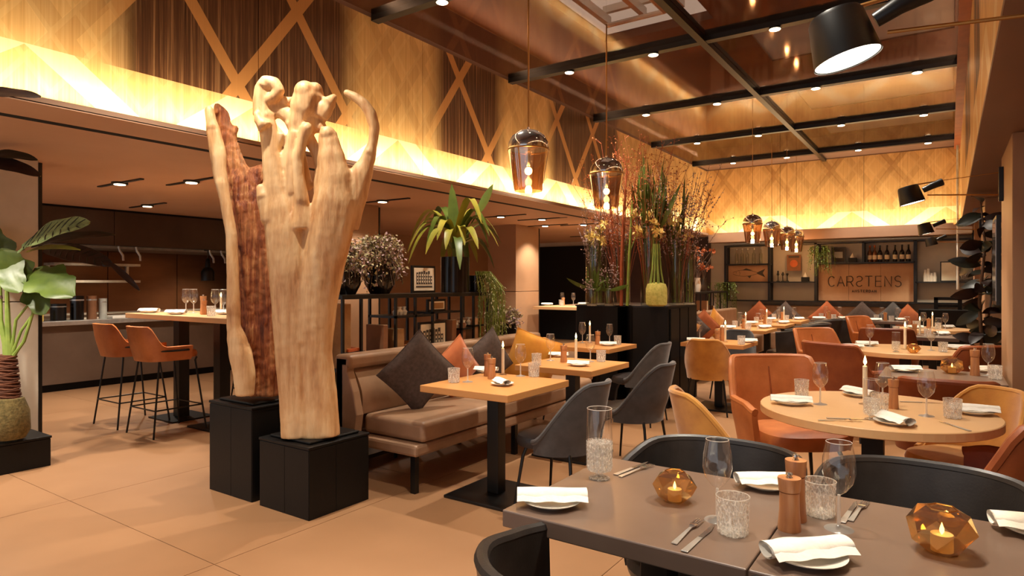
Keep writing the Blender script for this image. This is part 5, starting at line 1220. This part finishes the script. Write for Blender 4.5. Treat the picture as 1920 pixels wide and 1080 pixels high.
# dark ficus against the right wall
fc = thing('rubber_plant', 'tall dark-leaved rubber plant against the right wall, beyond the near pillar', 'plant', (.3, 8.6, .32))
B().lathe([(.13, 0), (.16, .28), (.15, .28), (.14, .22)], 20).build('pot', 'dark_pot', fc, True)
B().tube([(0, 0, .2), (-.03, -.04, .9), (.02, .0, 1.5), (-.02, .02, 2.0)], [.02, .017, .013, .007], 8).build('stem', 'twig', fc, True)
B().tube([(0, 0, .3), (.08, .25, .9), (.1, .3, 1.6)], [.014, .012, .006], 8).build('stem', 'twig', fc, True)
rnd = random.Random(31)
for i in range(64):
    z = .35+1.65*(i/64)+rnd.gauss(0, .03); az = i*2.4; L = .2+.12*rnd.random(); c0 = Vector((-.01, 0, z)) if i % 3 else Vector((.09, .26, min(1.5, z))); tip = c0+Vector((math.cos(az)*L, math.sin(az)*L, rnd.uniform(-.08, .08)))
    if fc.location.x+tip.x > .66: tip.x = .3
    b = B(); leaf_into(b, c0, tip+Vector((0, 0, rnd.uniform(-.12, .06))), .12, up=(rnd.gauss(0, .5), -1, rnd.gauss(.3, .5)), droop=.08, n=6); b.build('leaf', ['leaf_dark', 'leaf_brown', 'leaf_dark'][i % 3], fc, True)
# ------------------------------------------------------------------ big plant at the left edge
p3 = plinth('low_plinth', 'low black plinth under the big leafy plant at the left edge', -6.19, -5.77, .9, 2.09, .25)
D0 = 4.82
org = at_depth(18, 812, D0); org.z = .25
bp = thing('leafy_plant', 'large philodendron-like plant with a scaly trunk on the low black plinth', 'plant', org)
def lp(px, py, dd=0): return at_depth(px, py, D0+dd)-org
rnd = random.Random(77)
b = B(); z0 = lp(18, 815).z
b.lathe([(.10, 0), (.13, .06), (.125, .2), (.09, .3), (.05, .31)], 24).build('moss_ball', 'moss', bp, True)
b = B(); pts = [lp(20, 790), lp(16, 740), lp(12, 700), lp(14, 665)]; b.tube(pts, [.075, .07, .062, .05], 16)
for i in range(26):
    f = i/26; c = pts[0].lerp(pts[3], f); b.tube([c+Vector((.078*(1-.3*f)*math.cos(a*PI/6+i), .078*(1-.3*f)*math.sin(a*PI/6+i), .006*math.sin(a))) for a in range(12)], .008, 5, closed=True)
b.build('trunk', 'trunk_bark', bp, True)
for i, (a, m_, c, r) in enumerate([((18, 670), (15, 610), (13, 545), .02), ((22, 672), (45, 640), (75, 545), .012), ((14, 668), (5, 620), (-10, 560), .02), ((20, 668), (30, 600), (62, 560), .011), ((16, 668), (2, 600), (0, 510), .014), ((22, 665), (40, 620), (110, 520), .01)]):
    B().tube([lp(*a), lp(*a).lerp(lp(*m_), .5), lp(*m_), lp(*c)], [r*1.5, r, r, r*.7], 8).build('stem', 'stem_green', bp, True)
# calathea style striped leaf, made of blade, midrib and stripes
def big_leaf(base, tip, wid, mat, up, stripes=None, droop=.06, lobes=0, name='leaf', fold=.12):
    b = B(); base = Vector(base); tip = Vector(tip); d = tip-base; L = d.length; side = d.cross(Vector(up)).normalized(); u = side.cross(d).normalized()
    def pt(x, t): 
        wv = wid*.5*(math.sin(PI*min(1, max(0, t*.94+.05)))**.6); 
        if lobes: wv *= 1+.16*math.sin(t*lobes)
        return base+d*t+side*x*wv+u*(abs(x)*wv*fold+droop*L*math.sin(PI*t)+.03*wid*math.sin(t*14+x*4)*abs(x))
    b.grid(lambda s_, t_: pt((s_-.5)*2, t_), 8, 14, .002); o = b.build(name, mat, bp, True)
    B().tube([pt(0, q/8)-u*.003 for q in range(9)], .004, 6).build('midrib', 'leaf_yellow', o, True)
    if stripes:
        for q in range(9):
            t0 = .08+q*.095
            for sgn in (-1, 1):
                bb = B(); pl = [pt(sgn*f, min(.97, t0+.1*f)) for f in (.05, .35, .65, .93)]; bb.tube(pl, [.004, .007, .006, .003], 5); bb.build('stripe', stripes, o)
    return o
ce = Vector((-FX, -FY, .0)); upv = Vector((FX*-.7, FY*-.7, .7))
big_leaf(lp(38, 468, -.1), lp(168, 418, -.25), .25, 'leaf_trail', upv, 'leaf_dark')
big_leaf(lp(50, 472), lp(150, 468, -.2), .05, 'leaf_yellow', upv)
B().tube([lp(0, 490), lp(25, 478), lp(42, 466, -.1)], .006, 6).build('stem', 'twig', bp)
big_leaf(lp(55, 512), lp(138, 556, -.2), .28, 'leaf_green', upv, None, .06, 18)
big_leaf(lp(62, 520, .05), lp(82, 590, -.05), .2, 'leaf_green', upv, None, .04, 15)
big_leaf(lp(48, 540), lp(5, 470, -.1), .24, 'leaf_green', upv, None, .05, 16); big_leaf(lp(-6, 470), lp(38, 548, -.15), .22, 'leaf_green', upv, None, .05, 16)
big_leaf(lp(20, 520, .1), lp(-30, 420, .1), .24, 'leaf_green', upv, None, .05, 16)
big_leaf(lp(85, 468, .2), lp(212, 498, .1), .17, 'leaf_brown', upv, 'leaf_dark'); big_leaf(lp(205, 492, .1), lp(262, 545, .1), .05, 'leaf_brown', upv)
big_leaf(lp(60, 462, .3), lp(215, 440, .3), .1, 'leaf_dark', upv)
big_leaf(lp(-40, 300, -.1), lp(76, 330, -.1), .13, 'leaf_brown', upv); big_leaf(lp(-30, 290, -.1), lp(70, 300, -.1), .1, 'leaf_dark', upv)
B().tube([lp(2, 560), lp(-20, 440), lp(-45, 310)], .012, 8).build('stem', 'twig', bp, True)
tp = at_depth(-300, 1000, 2.9); tp.z = 0
bp = thing('tall_plant', 'dark leaf tip reaching in at the top left, over the gold wall', 'plant', tp)
B().lathe([(.18, 0), (.2, .4), (.17, .4), (.16, .3)], 24).build('pot', 'dark_pot', bp, True)
q0 = at_depth(-60, 172, 3.1)-tp; q1 = at_depth(77, 181, 3.2)-tp
B().tube([(0, 0, .3), Vector((.0, 0, 1.3)), q0.lerp(Vector((0, 0, 2.1)), .5), q0], .014, 8).build('stem', 'twig', bp, True)
big_leaf(q0, q1, .09, 'leaf_brown', upv, None, .02)
